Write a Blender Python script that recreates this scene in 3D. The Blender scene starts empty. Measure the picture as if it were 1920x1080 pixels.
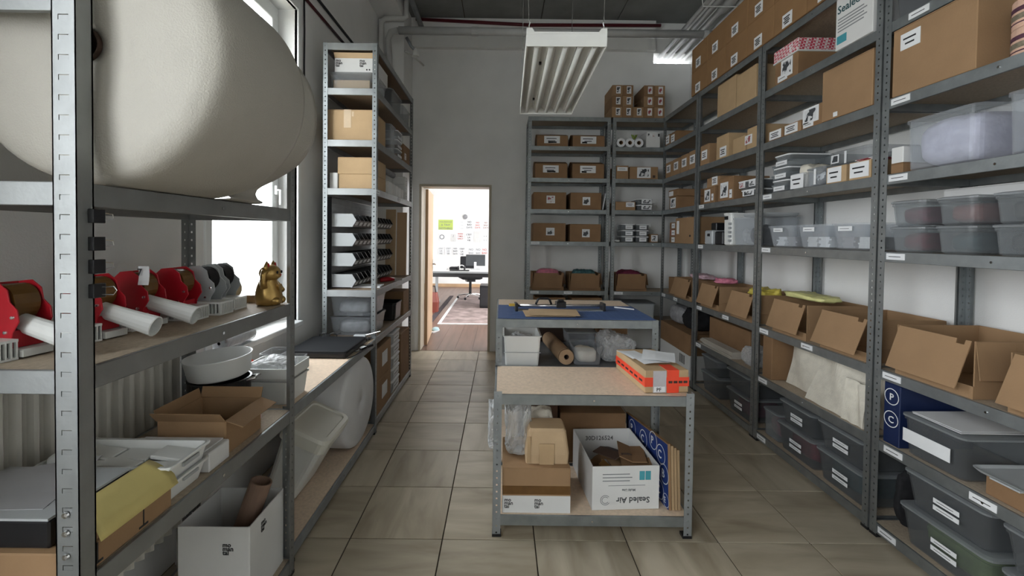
import bpy, bmesh, math, random
from mathutils import Vector, Matrix, noise
random.seed(7)
PI = math.pi
S = bpy.context.scene
COL = S.collection

# ------------------------------------------------------------------ camera, world, light, exposure
def cam_axes(yaw, pitch, roll):
    f = Vector((math.sin(yaw)*math.cos(pitch), math.cos(yaw)*math.cos(pitch), -math.sin(pitch)))
    r = Vector((math.cos(yaw), -math.sin(yaw), 0)); d = f.cross(r)
    c, s = math.cos(roll), math.sin(roll)
    return c*r + s*d, -s*r + c*d, f
cd = bpy.data.cameras.new('camera'); cam = bpy.data.objects.new('camera', cd); COL.objects.link(cam)
_r, _d, _f = cam_axes(0.0021, 0.02206, -0.01268)
M = Matrix.Identity(4)
for i in range(3):
    M[i][0] = _r[i]; M[i][1] = -_d[i]; M[i][2] = -_f[i]
M[2][3] = 1.4824
cam.matrix_world = M
cd.sensor_fit = 'HORIZONTAL'; cd.sensor_width = 36; cd.lens = 834.9/1920*36
cd.shift_x = 0.00943; cd.shift_y = -0.0409; cd.clip_start = 0.02
S.camera = cam

w = bpy.data.worlds.new('overcast_sky'); S.world = w; w.use_nodes = True
bgn = w.node_tree.nodes['Background']; bgn.inputs[0].default_value = (.94, .965, 1.0, 1); bgn.inputs[1].default_value = 9.0

def area(name, loc, direction, sx, sy, power, col=(1, 1, 1), portal=False):
    l = bpy.data.lights.new(name, 'AREA'); l.shape = 'RECTANGLE'; l.size = sx; l.size_y = sy; l.energy = power; l.color = col
    o = bpy.data.objects.new(name, l); COL.objects.link(o); o.location = loc
    o.rotation_euler = Vector(direction).to_track_quat('-Z', 'Y').to_euler()
    if portal: l.cycles.is_portal = True
    return o
# daylight that enters through the openings of the room (portals only guide the sky light)
area('window_portal_1', (-1.62, 2.69, 1.98), (1, 0, 0), .93, 2.15, 1, portal=True)
area('window_portal_2', (-1.62, -1.0, 1.98), (1, 0, 0), 2.6, 2.15, 1, portal=True)
area('office_window_portal', (3.45, 9.5, 1.7), (-1, 0, 0), 4.2, 2.2, 1, portal=True)
# the office beyond the door has its lamps on
area('office_lamp', (.2, 8.6, 2.95), (0, 0, -1), 2.0, 3.2, 45, (1, .97, .93))
S.view_settings.view_transform = 'Standard'; S.view_settings.look = 'None'
S.view_settings.exposure = 0.25; S.view_settings.gamma = 1; S.view_settings.use_curve_mapping = False
S.cycles.max_bounces = 10; S.cycles.transparent_max_bounces = 24; S.cycles.sample_clamp_indirect = 6

# ------------------------------------------------------------------ materials
def new_mat(name):
    m = bpy.data.materials.new(name); m.use_nodes = True
    nt = m.node_tree; return m, nt, nt.nodes['Principled BSDF']
def mat(name, col, rough=.6, metal=0, var=.12, scale=6, bump=0, bscale=60, spec=.4, stretch=(1, 1, 1), coat=0):
    m, nt, p = new_mat(name)
    p.inputs['Roughness'].default_value = rough; p.inputs['Metallic'].default_value = metal
    p.inputs['Specular IOR Level'].default_value = spec; p.inputs['Coat Weight'].default_value = coat
    tc = nt.nodes.new('ShaderNodeTexCoord'); mp = nt.nodes.new('ShaderNodeMapping'); mp.inputs['Scale'].default_value = stretch
    nt.links.new(tc.outputs['Object'], mp.inputs['Vector'])
    n = nt.nodes.new('ShaderNodeTexNoise'); n.inputs['Scale'].default_value = scale; n.inputs['Detail'].default_value = 6
    nt.links.new(mp.outputs[0], n.inputs['Vector'])
    r = nt.nodes.new('ShaderNodeValToRGB'); r.color_ramp.elements[0].position = .3; r.color_ramp.elements[1].position = .7
    r.color_ramp.elements[0].color = (*[c*(1-var) for c in col], 1); r.color_ramp.elements[1].color = (*[min(1, c*(1+var)) for c in col], 1)
    nt.links.new(n.outputs['Fac'], r.inputs[0]); nt.links.new(r.outputs[0], p.inputs['Base Color'])
    if bump:
        b = nt.nodes.new('ShaderNodeBump'); b.inputs['Strength'].default_value = bump; b.inputs['Distance'].default_value = .01
        n2 = nt.nodes.new('ShaderNodeTexNoise'); n2.inputs['Scale'].default_value = bscale; nt.links.new(mp.outputs[0], n2.inputs['Vector'])
        nt.links.new(n2.outputs['Fac'], b.inputs['Height']); nt.links.new(b.outputs[0], p.inputs['Normal'])
    return m
def clear(name, tint=(.93, .95, .96), body=(.62, .65, .68), fac=.2, edge=.45, rough=.18, bump=0):
    m, nt, p = new_mat(name); out = nt.nodes['Material Output']
    p.inputs['Base Color'].default_value = (*body, 1); p.inputs['Roughness'].default_value = rough
    t = nt.nodes.new('ShaderNodeBsdfTransparent'); t.inputs[0].default_value = (*tint, 1)
    lw = nt.nodes.new('ShaderNodeLayerWeight'); lw.inputs['Blend'].default_value = .35
    ma = nt.nodes.new('ShaderNodeMath'); ma.operation = 'MULTIPLY_ADD'; ma.inputs[1].default_value = edge; ma.inputs[2].default_value = fac
    nt.links.new(lw.outputs['Facing'], ma.inputs[0])
    mx = nt.nodes.new('ShaderNodeMixShader'); nt.links.new(ma.outputs[0], mx.inputs[0])
    nt.links.new(t.outputs[0], mx.inputs[1]); nt.links.new(p.outputs[0], mx.inputs[2]); nt.links.new(mx.outputs[0], out.inputs[0])
    if bump:
        b = nt.nodes.new('ShaderNodeBump'); b.inputs['Strength'].default_value = bump; b.inputs['Distance'].default_value = .02
        tc = nt.nodes.new('ShaderNodeTexCoord'); n2 = nt.nodes.new('ShaderNodeTexNoise'); n2.inputs['Scale'].default_value = 28; n2.inputs['Detail'].default_value = 8
        nt.links.new(tc.outputs['Object'], n2.inputs[0]); nt.links.new(n2.outputs['Fac'], b.inputs['Height']); nt.links.new(b.outputs[0], p.inputs['Normal'])
    return m
def tile_mat(name, stretch):
    m, nt, p = new_mat(name); p.inputs['Roughness'].default_value = .38
    tc = nt.nodes.new('ShaderNodeTexCoord'); oi = nt.nodes.new('ShaderNodeObjectInfo')
    mul = nt.nodes.new('ShaderNodeMath'); mul.operation = 'MULTIPLY'; mul.inputs[1].default_value = 40; nt.links.new(oi.outputs['Random'], mul.inputs[0])
    ad = nt.nodes.new('ShaderNodeVectorMath'); ad.operation = 'ADD'; nt.links.new(tc.outputs['Object'], ad.inputs[0]); nt.links.new(mul.outputs[0], ad.inputs[1])
    mp = nt.nodes.new('ShaderNodeMapping'); mp.inputs['Scale'].default_value = stretch; nt.links.new(ad.outputs[0], mp.inputs[0])
    n = nt.nodes.new('ShaderNodeTexNoise'); n.inputs['Scale'].default_value = 2.6; n.inputs['Detail'].default_value = 7; n.inputs['Distortion'].default_value = .5
    nt.links.new(mp.outputs[0], n.inputs[0])
    r = nt.nodes.new('ShaderNodeValToRGB'); e = r.color_ramp.elements
    e[0].position = .28; e[0].color = (.27, .222, .155, 1); e[1].position = .72; e[1].color = (.50, .44, .335, 1)
    k = e.new(.5); k.color = (.395, .342, .255, 1)
    nt.links.new(n.outputs['Fac'], r.inputs[0])
    hs = nt.nodes.new('ShaderNodeHueSaturation'); mr = nt.nodes.new('ShaderNodeMapRange'); mr.inputs[3].default_value = .88; mr.inputs[4].default_value = 1.1
    nt.links.new(oi.outputs['Random'], mr.inputs[0]); nt.links.new(mr.outputs[0], hs.inputs['Value']); nt.links.new(r.outputs[0], hs.inputs['Color'])
    nt.links.new(hs.outputs[0], p.inputs['Base Color'])
    return m
GALV = mat('galvanised_steel', (.27, .29, .295), .45, .75, .14, 14, .05, 90)
GALVD = mat('dull_zinc_steel', (.30, .32, .33), .5, .6, .12, 12, .05, 90)
ZINC = mat('white_zinc_steel', (.29, .30, .30), .5, .75, .10, 10, .04, 90)
BOARD = mat('chipboard', (.42, .345, .26), .7, 0, .14, 90, .1, 200)
BENCH = mat('bench_board', (.72, .57, .43), .55, 0, .10, 60, .05, 150)
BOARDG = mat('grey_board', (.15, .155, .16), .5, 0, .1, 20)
CB = mat('cardboard', (.315, .197, .108), .8, 0, .10, 5, .08, 120, .2)
CBO = mat('cardboard_orange_brown', (.265, .152, .072), .8, 0, .10, 5, .08, 120, .2)
CBD = mat('cardboard_dark', (.25, .148, .078), .8, 0, .12, 5, .08, 120, .2)
CBT = mat('cardboard_tan', (.45, .315, .18), .8, 0, .10, 5, .08, 120, .2)
CBL = mat('cardboard_pale', (.50, .36, .22), .8, 0, .10, 5, .08, 120, .2)
PAPER = mat('white_paper', (.74, .75, .76), .75, 0, .04, 8)
WBOX = mat('white_carton', (.66, .66, .65), .65, 0, .05, 5)
CREAM = mat('unbleached_cotton', (.66, .62, .53), .9, 0, .08, 20, .25, 150)
INK = mat('black_ink', (.02, .02, .022), .6, 0, .1)
INKG = mat('grey_ink', (.22, .23, .24), .6, 0, .1)
TEAL = mat('teal_ink', (.06, .30, .36), .6, 0, .1)
WPLAS = mat('white_plastic', (.72, .73, .71), .35, 0, .04, 4)
CREAMP = mat('cream_plastic', (.70, .69, .62), .4, 0, .04, 4)
GPLAS = mat('grey_plastic', (.40, .42, .43), .35, 0, .05, 4)
BPLAS = mat('black_plastic', (.012, .012, .014), .35, 0, .2, 10)
BFAB = mat('black_fabric', (.012, .012, .014), .9, 0, .3, 30)
RED = mat('red_enamel', (.42, .012, .022), .3, 0, .1, 6)
REDT = mat('red_tape', (.80, .07, .03), .35, 0, .08, 10)
BRTAPE = mat('brown_tape', (.13, .065, .02), .25, 0, .15, 20)
GOLD = mat('gold_paint', (.42, .27, .09), .28, .75, .12, 14)
WALL = mat('white_wall_paint', (.80, .80, .785), .85, 0, .04, 3, .12, 140)
CEIL = mat('grey_concrete', (.20, .205, .20), .9, 0, .12, 4, .1, 60)
GROUT = mat('dark_grout', (.065, .052, .038), .9, 0, .1, 20)
PIPE = mat('grey_pipe', (.45, .455, .45), .5, 0, .06, 6)
PIPEW = mat('white_pipe', (.62, .62, .60), .5, 0, .06, 6)
REDC = mat('red_cable', (.10, .008, .014), .5, 0, .1)
FRAMEW = mat('white_window_frame', (.80, .82, .82), .35, 0, .03)
RADI = mat('radiator_enamel', (.58, .56, .50), .4, 0, .04)
FOAM = mat('foam_wrap', (.40, .38, .335), .55, 0, .05, 5, .2, 220)
FOAME = mat('foam_wrap_end', (.70, .69, .62), .7, 0, .07, 5, .3, 160)
BLUEM = mat('blue_cutting_mat', (.055, .10, .24), .5, 0, .06, 20)
BLUEP = mat('navy_print', (.018, .045, .20), .5, 0, .1, 10)
NAVY = mat('dark_navy_print', (.008, .018, .07), .5, 0, .1, 10)
WOOD = mat('pale_wood', (.50, .33, .19), .45, 0, .15, 4, 0, 60, .4, (1, 1, .12))
PLANK = mat('reddish_floor_wood', (.17, .10, .075), .35, 0, .25, 5, 0, 60, .4, (3, .25, 1))
RUG = mat('faded_rug', (.27, .21, .20), .95, 0, .4, 5, .3, 200)
YEL = mat('yellow_paper', (.62, .52, .20), .7, 0, .06, 8)
YELP = mat('pale_yellow_plastic', (.70, .68, .30), .4, 0, .1, 20)
PINK = mat('pink_plastic', (.72, .24, .34), .4, 0, .2, 30)
PINKL = mat('pale_pink_plastic', (.72, .50, .56), .4, 0, .2, 30)
GREENB = mat('blue_green_cloth', (.05, .13, .14), .8, 0, .5, 40)
DKRED = mat('dark_red_cloth', (.17, .02, .035), .85, 0, .35, 20)
MAROON = mat('maroon_cloth', (.16, .02, .05), .85, 0, .3, 20)
LILAC = mat('lilac_tissue', (.56, .55, .66), .6, 0, .12, 20, .4, 40)
GREYC = mat('grey_cloth', (.30, .30, .31), .9, 0, .2, 20)
GREENC = mat('green_cloth', (.13, .20, .06), .9, 0, .3, 20)
TEALC = mat('dark_teal_cloth', (.02, .06, .07), .9, 0, .3, 20)
KRAFT = mat('kraft_paper_roll', (.33, .22, .13), .7, 0, .18, 8)
TUBE = mat('brown_tube', (.22, .14, .10), .7, 0, .15, 8)
RIBB = mat('pale_ribbon', (.62, .40, .30), .8, 0, .1, 30, .2, 200)
STRIPE = mat('dark_ribbon', (.08, .03, .05), .8, 0, .3, 40)
LIGHTW = mat('lamp_white_enamel', (.78, .78, .75), .3, 0, .04)
CHROME = mat('chrome', (.75, .75, .75), .15, 1, .03)
DARKB = mat('dark_brown', (.06, .035, .025), .7, 0, .2)
CLR = clear('clear_plastic', (.95, .96, .97), (.62, .65, .68), .07, .40)
CLRD = clear('smoky_clear_plastic', (.84, .86, .87), (.42, .44, .45), .12, .42)
CLRL = clear('frosted_lid', (.8, .82, .84), (.36, .38, .39), .4, .3, .3)
CLRW = clear('crinkled_clear_film', (.95, .95, .95), (.75, .77, .78), .30, .55, .16, .9)
CLRG = clear('frosted_grey_box', (.90, .91, .92), (.20, .21, .215), .14, .30, .3)
GLASS = clear('window_glass', (.97, .98, .98), (.9, .95, .95), .03, .12, .05)
TILE1 = tile_mat('stone_tile_across', (.7, 3.2, 1)); TILE2 = tile_mat('stone_tile_along', (3.2, .7, 1))
CHECK = mat('red_white_check', (.50, .07, .10), .6, 0, .1)
def check_mat():
    m, nt, p = new_mat('red_white_checked_paper'); tc = nt.nodes.new('ShaderNodeTexCoord'); mp = nt.nodes.new('ShaderNodeMapping')
    mp.inputs['Rotation'].default_value = (.6, .78, .5)
    c = nt.nodes.new('ShaderNodeTexChecker'); c.inputs['Scale'].default_value = 70; c.inputs[1].default_value = (.52, .05, .09, 1); c.inputs[2].default_value = (.72, .62, .62, 1)
    nt.links.new(tc.outputs['Object'], mp.inputs[0]); nt.links.new(mp.outputs[0], c.inputs[0]); nt.links.new(c.outputs[0], p.inputs['Base Color']); p.inputs['Roughness'].default_value = .6
    return m
CHECK = check_mat()
def photo_mat(name, a, b, scale):
    m, nt, p = new_mat(name); tc = nt.nodes.new('ShaderNodeTexCoord'); n = nt.nodes.new('ShaderNodeTexNoise'); n.inputs['Scale'].default_value = scale; n.inputs['Detail'].default_value = 3
    r = nt.nodes.new('ShaderNodeValToRGB'); r.color_ramp.interpolation = 'CONSTANT'; r.color_ramp.elements[0].color = (*a, 1); r.color_ramp.elements[1].position = .5; r.color_ramp.elements[1].color = (*b, 1)
    nt.links.new(tc.outputs['Object'], n.inputs[0]); nt.links.new(n.outputs['Fac'], r.inputs[0]); nt.links.new(r.outputs[0], p.inputs['Base Color'])
    return m
PHOTO = photo_mat('printed_picture', (.05, .055, .06), (.66, .67, .68), 16)
PHOTOR = photo_mat('printed_red_picture', (.30, .05, .06), (.68, .66, .66), 22)

# ------------------------------------------------------------------ mesh helpers
class MB:
    def __init__(s): s.v = []; s.f = []; s.m = []
    def add(s, vs, fs, m=0):
        o = len(s.v); s.v += [tuple(p) for p in vs]; s.f += [tuple(i+o for i in f) for f in fs]; s.m += [m]*len(fs); return s
    def box(s, x0, x1, y0, y1, z0, z1, m=0):
        return s.add([(x0, y0, z0), (x1, y0, z0), (x1, y1, z0), (x0, y1, z0), (x0, y0, z1), (x1, y0, z1), (x1, y1, z1), (x0, y1, z1)],
                     [(0, 3, 2, 1), (4, 5, 6, 7), (0, 1, 5, 4), (1, 2, 6, 5), (2, 3, 7, 6), (3, 0, 4, 7)], m)
    def loft(s, loops, m=0, cap0=True, cap1=True, close=True):
        n = len(loops[0]); vs = [p for l in loops for p in l]; fs = []
        for k in range(len(loops)-1):
            for i in range(n if close else n-1):
                j = (i+1) % n; fs.append((k*n+i, k*n+j, (k+1)*n+j, (k+1)*n+i))
        if cap0: fs.append(tuple(reversed(range(n))))
        if cap1: fs.append(tuple(range((len(loops)-1)*n, len(loops)*n)))
        return s.add(vs, fs, m)
    def prism(s, poly, a, b, axis='y', m=0):
        def P(p, t): return {'y': (p[0], t, p[1]), 'x': (t, p[0], p[1]), 'z': (p[0], p[1], t)}[axis]
        return s.loft([[P(p, a) for p in poly], [P(p, b) for p in poly]], m)
    def tube(s, pts, r, n=8, m=0, caps=True):
        pts = [Vector(p) for p in pts]; rs = r if isinstance(r, (list, tuple)) else [r]*len(pts); loops = []
        up = None
        for i, p in enumerate(pts):
            t = (pts[min(i+1, len(pts)-1)]-pts[max(i-1, 0)]).normalized()
            if up is None: up = Vector((0, 0, 1)) if abs(t.z) < .9 else Vector((1, 0, 0))
            a = t.cross(up).normalized(); up = a.cross(t).normalized()
            loops.append([p + rs[i]*(math.cos(2*PI*k/n)*a + math.sin(2*PI*k/n)*up) for k in range(n)])
        return s.loft(loops, m, caps, caps)
    def lathe(s, prof, n=24, c=(0, 0, 0), axis='z', m=0, caps=False):
        loops = []
        for r, z in prof:
            l = []
            for k in range(n):
                a = 2*PI*k/n; x, y = r*math.cos(a), r*math.sin(a)
                l.append({'z': (c[0]+x, c[1]+y, c[2]+z), 'y': (c[0]+x, c[1]+z, c[2]+y), 'x': (c[0]+z, c[1]+x, c[2]+y)}[axis])
            loops.append(l)
        return s.loft(loops, m, caps, caps)
    def ell(s, c, r, n=14, k=10, m=0):
        loops = []
        for i in range(1, k):
            a = PI*i/k; loops.append([(c[0]+r[0]*math.sin(a)*math.cos(2*PI*j/n), c[1]+r[1]*math.sin(a)*math.sin(2*PI*j/n), c[2]-r[2]*math.cos(a)) for j in range(n)])
        return s.loft(loops, m)
    def sheet(s, fn, nu, nv, t=.002, m=0):
        vs = []; fs = []
        P = [[Vector(fn(i/nu, j/nv)) for j in range(nv+1)] for i in range(nu+1)]
        def nrm(i, j):
            a = P[min(i+1, nu)][j]-P[max(i-1, 0)][j]; b = P[i][min(j+1, nv)]-P[i][max(j-1, 0)]; n = a.cross(b)
            return n.normalized() if n.length > 1e-9 else Vector((0, 0, 1))
        W = nv+1; N = (nu+1)*W
        for i in range(nu+1):
            for j in range(W): vs.append(P[i][j])
        for i in range(nu+1):
            for j in range(W): vs.append(P[i][j]-t*nrm(i, j))
        for i in range(nu):
            for j in range(nv):
                a, b, c, d = i*W+j, (i+1)*W+j, (i+1)*W+j+1, i*W+j+1
                fs += [(a, b, c, d), (N+d, N+c, N+b, N+a)]
        for i in range(nu):
            a, b = i*W, (i+1)*W; fs.append((b, a, N+a, N+b)); a, b = i*W+nv, (i+1)*W+nv; fs.append((a, b, N+b, N+a))
        for j in range(nv):
            a, b = j, j+1; fs.append((a, b, N+b, N+a)); a, b = nu*W+j, nu*W+j+1; fs.append((b, a, N+a, N+b))
        return s.add(vs, fs, m)
    def xf(s, mtx, start=0):
        s.v[start:] = [tuple(mtx @ Vector(p)) for p in s.v[start:]]; return s
    def build(s, name, mats, parent=None, loc=(0, 0, 0), rot=(0, 0, 0), smooth=False, bevel=0, seg=1):
        me = bpy.data.meshes.new(name); me.from_pydata(s.v, [], s.f)
        for mm in (mats if isinstance(mats, (list, tuple)) else [mats]): me.materials.append(mm)
        me.polygons.foreach_set('material_index', s.m)
        if bevel:
            bm = bmesh.new(); bm.from_mesh(me)
            bmesh.ops.bevel(bm, geom=[e for e in bm.edges if e.is_manifold and e.calc_face_angle(0) > .5], offset=bevel, segments=seg, affect='EDGES', profile=.5)
            bm.to_mesh(me); bm.free()
        if smooth: me.polygons.foreach_set('use_smooth', [True]*len(me.polygons))
        me.update()
        o = bpy.data.objects.new(name, me); COL.objects.link(o)
        if parent: o.parent = parent
        o.location = loc; o.rotation_euler = rot
        return o
def rrect(w, d, r, z, n=3, cx=0, cy=0):
    l = []
    for sx, sy, a0 in ((1, -1, -PI/2), (1, 1, 0), (-1, 1, PI/2), (-1, -1, PI)):
        for k in range(n+1):
            a = a0+PI/2*k/n; l.append((cx+sx*(w/2-r)+r*math.cos(a), cy+sy*(d/2-r)+r*math.sin(a), z))
    return l
def tag(o, label, cat, group=None):
    o['label'] = label; o['category'] = cat
    if group: o['group'] = group
    return o
def thing(name, label, cat, loc=(0, 0, 0), rz=0, group=None):
    o = bpy.data.objects.new(name, None); COL.objects.link(o); o.location = loc; o.rotation_euler = (0, 0, rz); o.empty_display_size = .05
    return tag(o, label, cat, group)
def struct(o):
    o['kind'] = 'structure'; return o
def stuff(o):
    o['kind'] = 'stuff'; return o
def dup(root, loc, rz=None, label=None, rot=None):
    r = root.copy(); COL.objects.link(r); r.location = loc
    if rz is not None: r.rotation_euler = (0, 0, rz)
    if rot is not None: r.rotation_euler = rot
    if label: r['label'] = label
    for ch in list(root.children):
        c = ch.copy(); COL.objects.link(c); c.parent = r
        for g in list(ch.children):
            d = g.copy(); COL.objects.link(d); d.parent = c
    return r
def text(s, size, m, parent, loc, rot, name='printed_text', align='LEFT', ext=.0006, spacing=1, bold=.012):
    cu = bpy.data.curves.new(name, 'FONT'); cu.body = s; cu.size = size; cu.align_x = align; cu.extrude = ext; cu.space_line = spacing
    cu.resolution_u = 2; cu.offset = size*bold
    t = bpy.data.objects.new(name, cu); COL.objects.link(t)
    dg = bpy.context.evaluated_depsgraph_get(); me = bpy.data.meshes.new_from_object(t.evaluated_get(dg))
    bpy.data.objects.remove(t); me.materials.clear(); me.materials.append(m)
    o = bpy.data.objects.new(name, me); COL.objects.link(o); o.parent = parent; o.location = loc; o.rotation_euler = rot
    return o
FRONT = (PI/2, 0, 0)              # text that faces local -Y
R_, B_, L_ = -PI/2, 0, PI/2       # things that face the aisle from the window-less side, the end wall, the window side

# ------------------------------------------------------------------ generic goods
def sticker(parent, cx, cz, w, h, y=-.0015, lines=2, pic=None, name='paper_label', base=PAPER):
    b = MB().box(cx-w/2, cx+w/2, y-.001, y+.0012, cz-h/2, cz+h/2, 0)
    if pic: b.box(cx-w*.36, cx+w*.36, y-.0018, y, cz-h*.36, cz+h*.36, 2)
    else:
        for k in range(lines):
            z = cz+h*.30-(k+.5)*h*.62/lines; ww = w*(.36 if k % 2 == 0 else .26)
            b.box(cx-ww, cx+ww*.8, y-.0018, y, z-h*.05, z+h*.05, 1)
    return b.build(name, [base, INK, pic or INK], parent)
def carton(label, loc, rz, w, d, h, m=CB, labels=(), tape=None, group=None, name='cardboard_box', cat='box', flaps=True):
    t = thing(name, label, cat, loc, rz, group)
    f = .004 if flaps else 0
    MB().box(-w/2, w/2, 0, d, 0, h-f).build('body', m, t, bevel=.003)
    if flaps:
        MB().box(-w/2+.001, w/2-.001, .001, d/2-.0015, h-f, h).build('top_flap', m, t)
        MB().box(-w/2+.001, w/2-.001, d/2+.0015, d-.001, h-f, h).build('top_flap', m, t)
    if tape: MB().box(-w/2-.0006, w/2+.0006, d/2-.025, d/2+.025, h-.0001, h+.0008).box(tape-.025, tape+.025, -.0008, 0, h*.55, h).build('tape_strip', BRTAPE, t)
    for l in labels: sticker(t, *l[:4], **(l[4] if len(l) > 4 else {}))
    return t
def shell(w, d, h, t, taper=0, r=.004, n=1):
    b = MB(); k = 1-taper
    b.loft([rrect(w*k, d*k, r, 0, n, 0, d/2), rrect(w, d, r, h, n, 0, d/2), rrect(w-2*t, d-2*t, r, h, n, 0, d/2), rrect((w-2*t)*k, (d-2*t)*k, r, t, n, 0, d/2)])
    return b
def drop_front(label, loc, rz, w, d, h, m=CB, group=None, skew=0):
    """opened shipping box: low front lip, sides and back, and the big tuck flap hanging over the front"""
    t = thing('open_cardboard_box', label, 'box', loc, rz, group)
    s = .005
    MB().box(-w/2, w/2, 0, d, 0, s).box(-w/2, w/2, 0, s, s, h*.22).box(-w/2, -w/2+s, s, d, s, h).box(w/2-s, w/2, s, d, s, h).box(-w/2+s, w/2-s, d-s, d, s, h).build('body', m, t)
    kk = .045+skew; tp = .004
    def P(x, z): return (x, -kk*(1-(z-h*.16)/(h*.84))-tp, z)
    x0, x1, z0, z1, n0, n1 = -w/2-.006, w/2-.026, h*.15, h*1.0, w/2-.066, w/2-.036
    poly = [(x0+.006, z0), (x1, z0), (x1+.018, z1), (n1+.006, z1), (n1+.004, z1-.02), (n0, z1-.02), (n0, z1), (x0+.026, z1)]
    b = MB(); b.loft([[P(*p) for p in poly], [(P(*p)[0], P(*p)[1]+.004, p[1]) for p in poly]]); b.build('front_flap', m, t)
    MB().sheet(lambda u, v: (w/2-.001+.02*v, .005+u*d*.4, h*(1-.65*v)), 3, 3, .003).build('side_flap', m, t)
    return t
def tote(label, loc, rz, w, d, h, m=CLR, lid=None, labels=(), group=None, name='plastic_storage_box', taper=.1, handles=False, cat='box'):
    t = thing(name, label, cat, loc, rz, group)
    hb = h-(.012 if lid else 0)
    b = MB(); k = 1-taper; r = min(.03, w*.15); cy = d/2
    b.loft([rrect(w*k-.02, d*k-.02, r*.7, 0, 3, 0, cy), rrect(w*k, d*k, r, .008, 3, 0, cy), rrect(w*.97, d*.97, r, hb-.016, 3, 0, cy), rrect(w, d, r, hb-.014, 3, 0, cy), rrect(w, d, r, hb, 3, 0, cy),
            rrect(w*.97-.006, d*.97-.006, r, hb, 3, 0, cy), rrect(w*k-.006, d*k-.006, r, .01, 3, 0, cy)])
    b.build('tub', m, t, smooth=False)
    if lid:
        MB().loft([rrect(w+.008, d+.008, r, hb, 3, 0, cy), rrect(w+.008, d+.008, r, hb+.008, 3, 0, cy), rrect(w-.02, d-.02, r, hb+.012, 3, 0, cy)]).build('lid', lid, t)
    for l in labels: sticker(t, *l[:4], **(l[4] if len(l) > 4 else {}))
    return t
def lump(name, label, cat, loc, rz, w, d, h, m, seed=0, amp=.12, group=None):
    """a soft bundle: cloth, film or paper, crumpled, flat underneath"""
    film = m.name.startswith('crinkled'); b = MB(); loops = []; n, K = (56, 30) if film or h > .1 else (36, 18)
    e = lambda c: math.copysign(abs(c)**.55, c); o3 = Vector((seed*3.1, seed*1.7, 0))
    for i in range(1, K):
        a = PI*i/K; l = []
        for j in range(n):
            q = 2*PI*j/n; sa = abs(math.sin(a))**.55; p = Vector((w/2*sa*e(math.cos(q)), d/2*sa*e(math.sin(q)), h/2-h/2*e(math.cos(a))))
            f = 1+amp*(1.3*noise.noise(p*14+o3)+.9*abs(noise.noise(p*34+o3))+.5*noise.noise(p*70+o3)-.5)
            l.append((p.x*f, d/2+p.y*f, max(0, p.z*(f if p.z > h*.45 else 1))))
        loops.append(l)
    b.loft(loops); o = b.build(name, m, None, loc, (0, 0, rz), smooth=not film)
    return tag(o, label, cat, group)
ORD = ['lowest', 'second from the bottom', 'third from the bottom', 'fourth from the bottom', 'fifth from the bottom', 'sixth from the bottom', 'seventh from the bottom']
def stack_sheets(label0, cat, name, loc, rz, w, d, n, t, m, group, seed=1):
    rnd = random.Random(seed)
    for k in range(n):
        o = MB().box(-w/2, w/2, 0, d, 0, t).build(name, m, None, (loc[0]+rnd.uniform(-.008, .008), loc[1]+rnd.uniform(-.008, .008), loc[2]+k*(t+.0003)), (0, 0, rz+rnd.uniform(-.05, .05)))
        tag(o, label0+', '+(ORD[k] if k < n-1 else 'topmost'), cat, group)

# ------------------------------------------------------------------ the room
X0, X1, YB, ZC = -1.45, 2.37, 5.70, 4.22
fl = struct(MB().box(X0-.25, X1+.2, -2.6, YB+.2, -.06, -.006).build('floor', GROUT))
full = None
def tile(xa, xb, ya, yb, m):
    t = .003; b = MB().box(xa-(xa+xb)/2+t, xb-(xa+xb)/2-t, ya-(ya+yb)/2+t, yb-(ya+yb)/2-t, -.006, 0)
    return b.build('tile', m, fl, ((xa+xb)/2, (ya+yb)/2, 0), bevel=.0008)
cache = {}
ye = [YB] + [5.293-.45*k for k in range(17)]
xe = [X0, -1.17] + [-.72+.45*k for k in range(7)] + [X1]
for j in range(len(ye)-1):
    for i in range(len(xe)-1):
        m = TILE1 if (i*7+j*3+(i*j) % 4) % 5 in (0, 1, 3) else TILE2
        key = (round(xe[i+1]-xe[i], 3), round(ye[j]-ye[j+1], 3), m.name); loc = ((xe[i]+xe[i+1])/2, (ye[j]+ye[j+1])/2, 0)
        if key in cache:
            o = cache[key].copy(); COL.objects.link(o); o.location = loc
        else: cache[key] = tile(xe[i], xe[i+1], ye[j+1], ye[j], m)
W1 = (2.22, 3.155, .87, 3.05); W2 = (-2.3, .3, .87, 3.05)
b = MB(); xs = (X0-.25, X0)
b.box(*xs, -2.6, W2[0], 0, ZC).box(*xs, W2[1], W1[0], 0, ZC).box(*xs, W1[1], 5.95, 0, ZC)
for q in (W1, W2): b.box(*xs, q[0], q[1], 0, q[2]).box(*xs, q[0], q[1], q[3], ZC)
struct(b.build('wall_left', WALL))
struct(MB().box(X1, X1+.2, -2.6, YB+.25, 0, ZC).build('wall_right', WALL))
D = (-1.055, -.135, 2.135)
H = (1.90, X1, 3.70, 3.83)
b = MB(); ys = (YB, YB+.25)
b.box(X0, D[0], *ys, 0, ZC).box(D[0], D[1], *ys, D[2], ZC).box(D[1], H[0], *ys, 0, ZC).box(H[0], H[1], *ys, 0, H[2]).box(H[0], H[1], *ys, H[3], ZC)
struct(b.build('wall_back', WALL))
b = MB(); ys = (-2.6, -2.4)
b.box(X0, X1, *ys, 0, ZC)
struct(b.build('wall_front', WALL))
cl = struct(MB().box(X0-.25, X1+.2, -2.6, YB+.25, ZC, ZC+.2).build('ceiling', GROUT))
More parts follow.
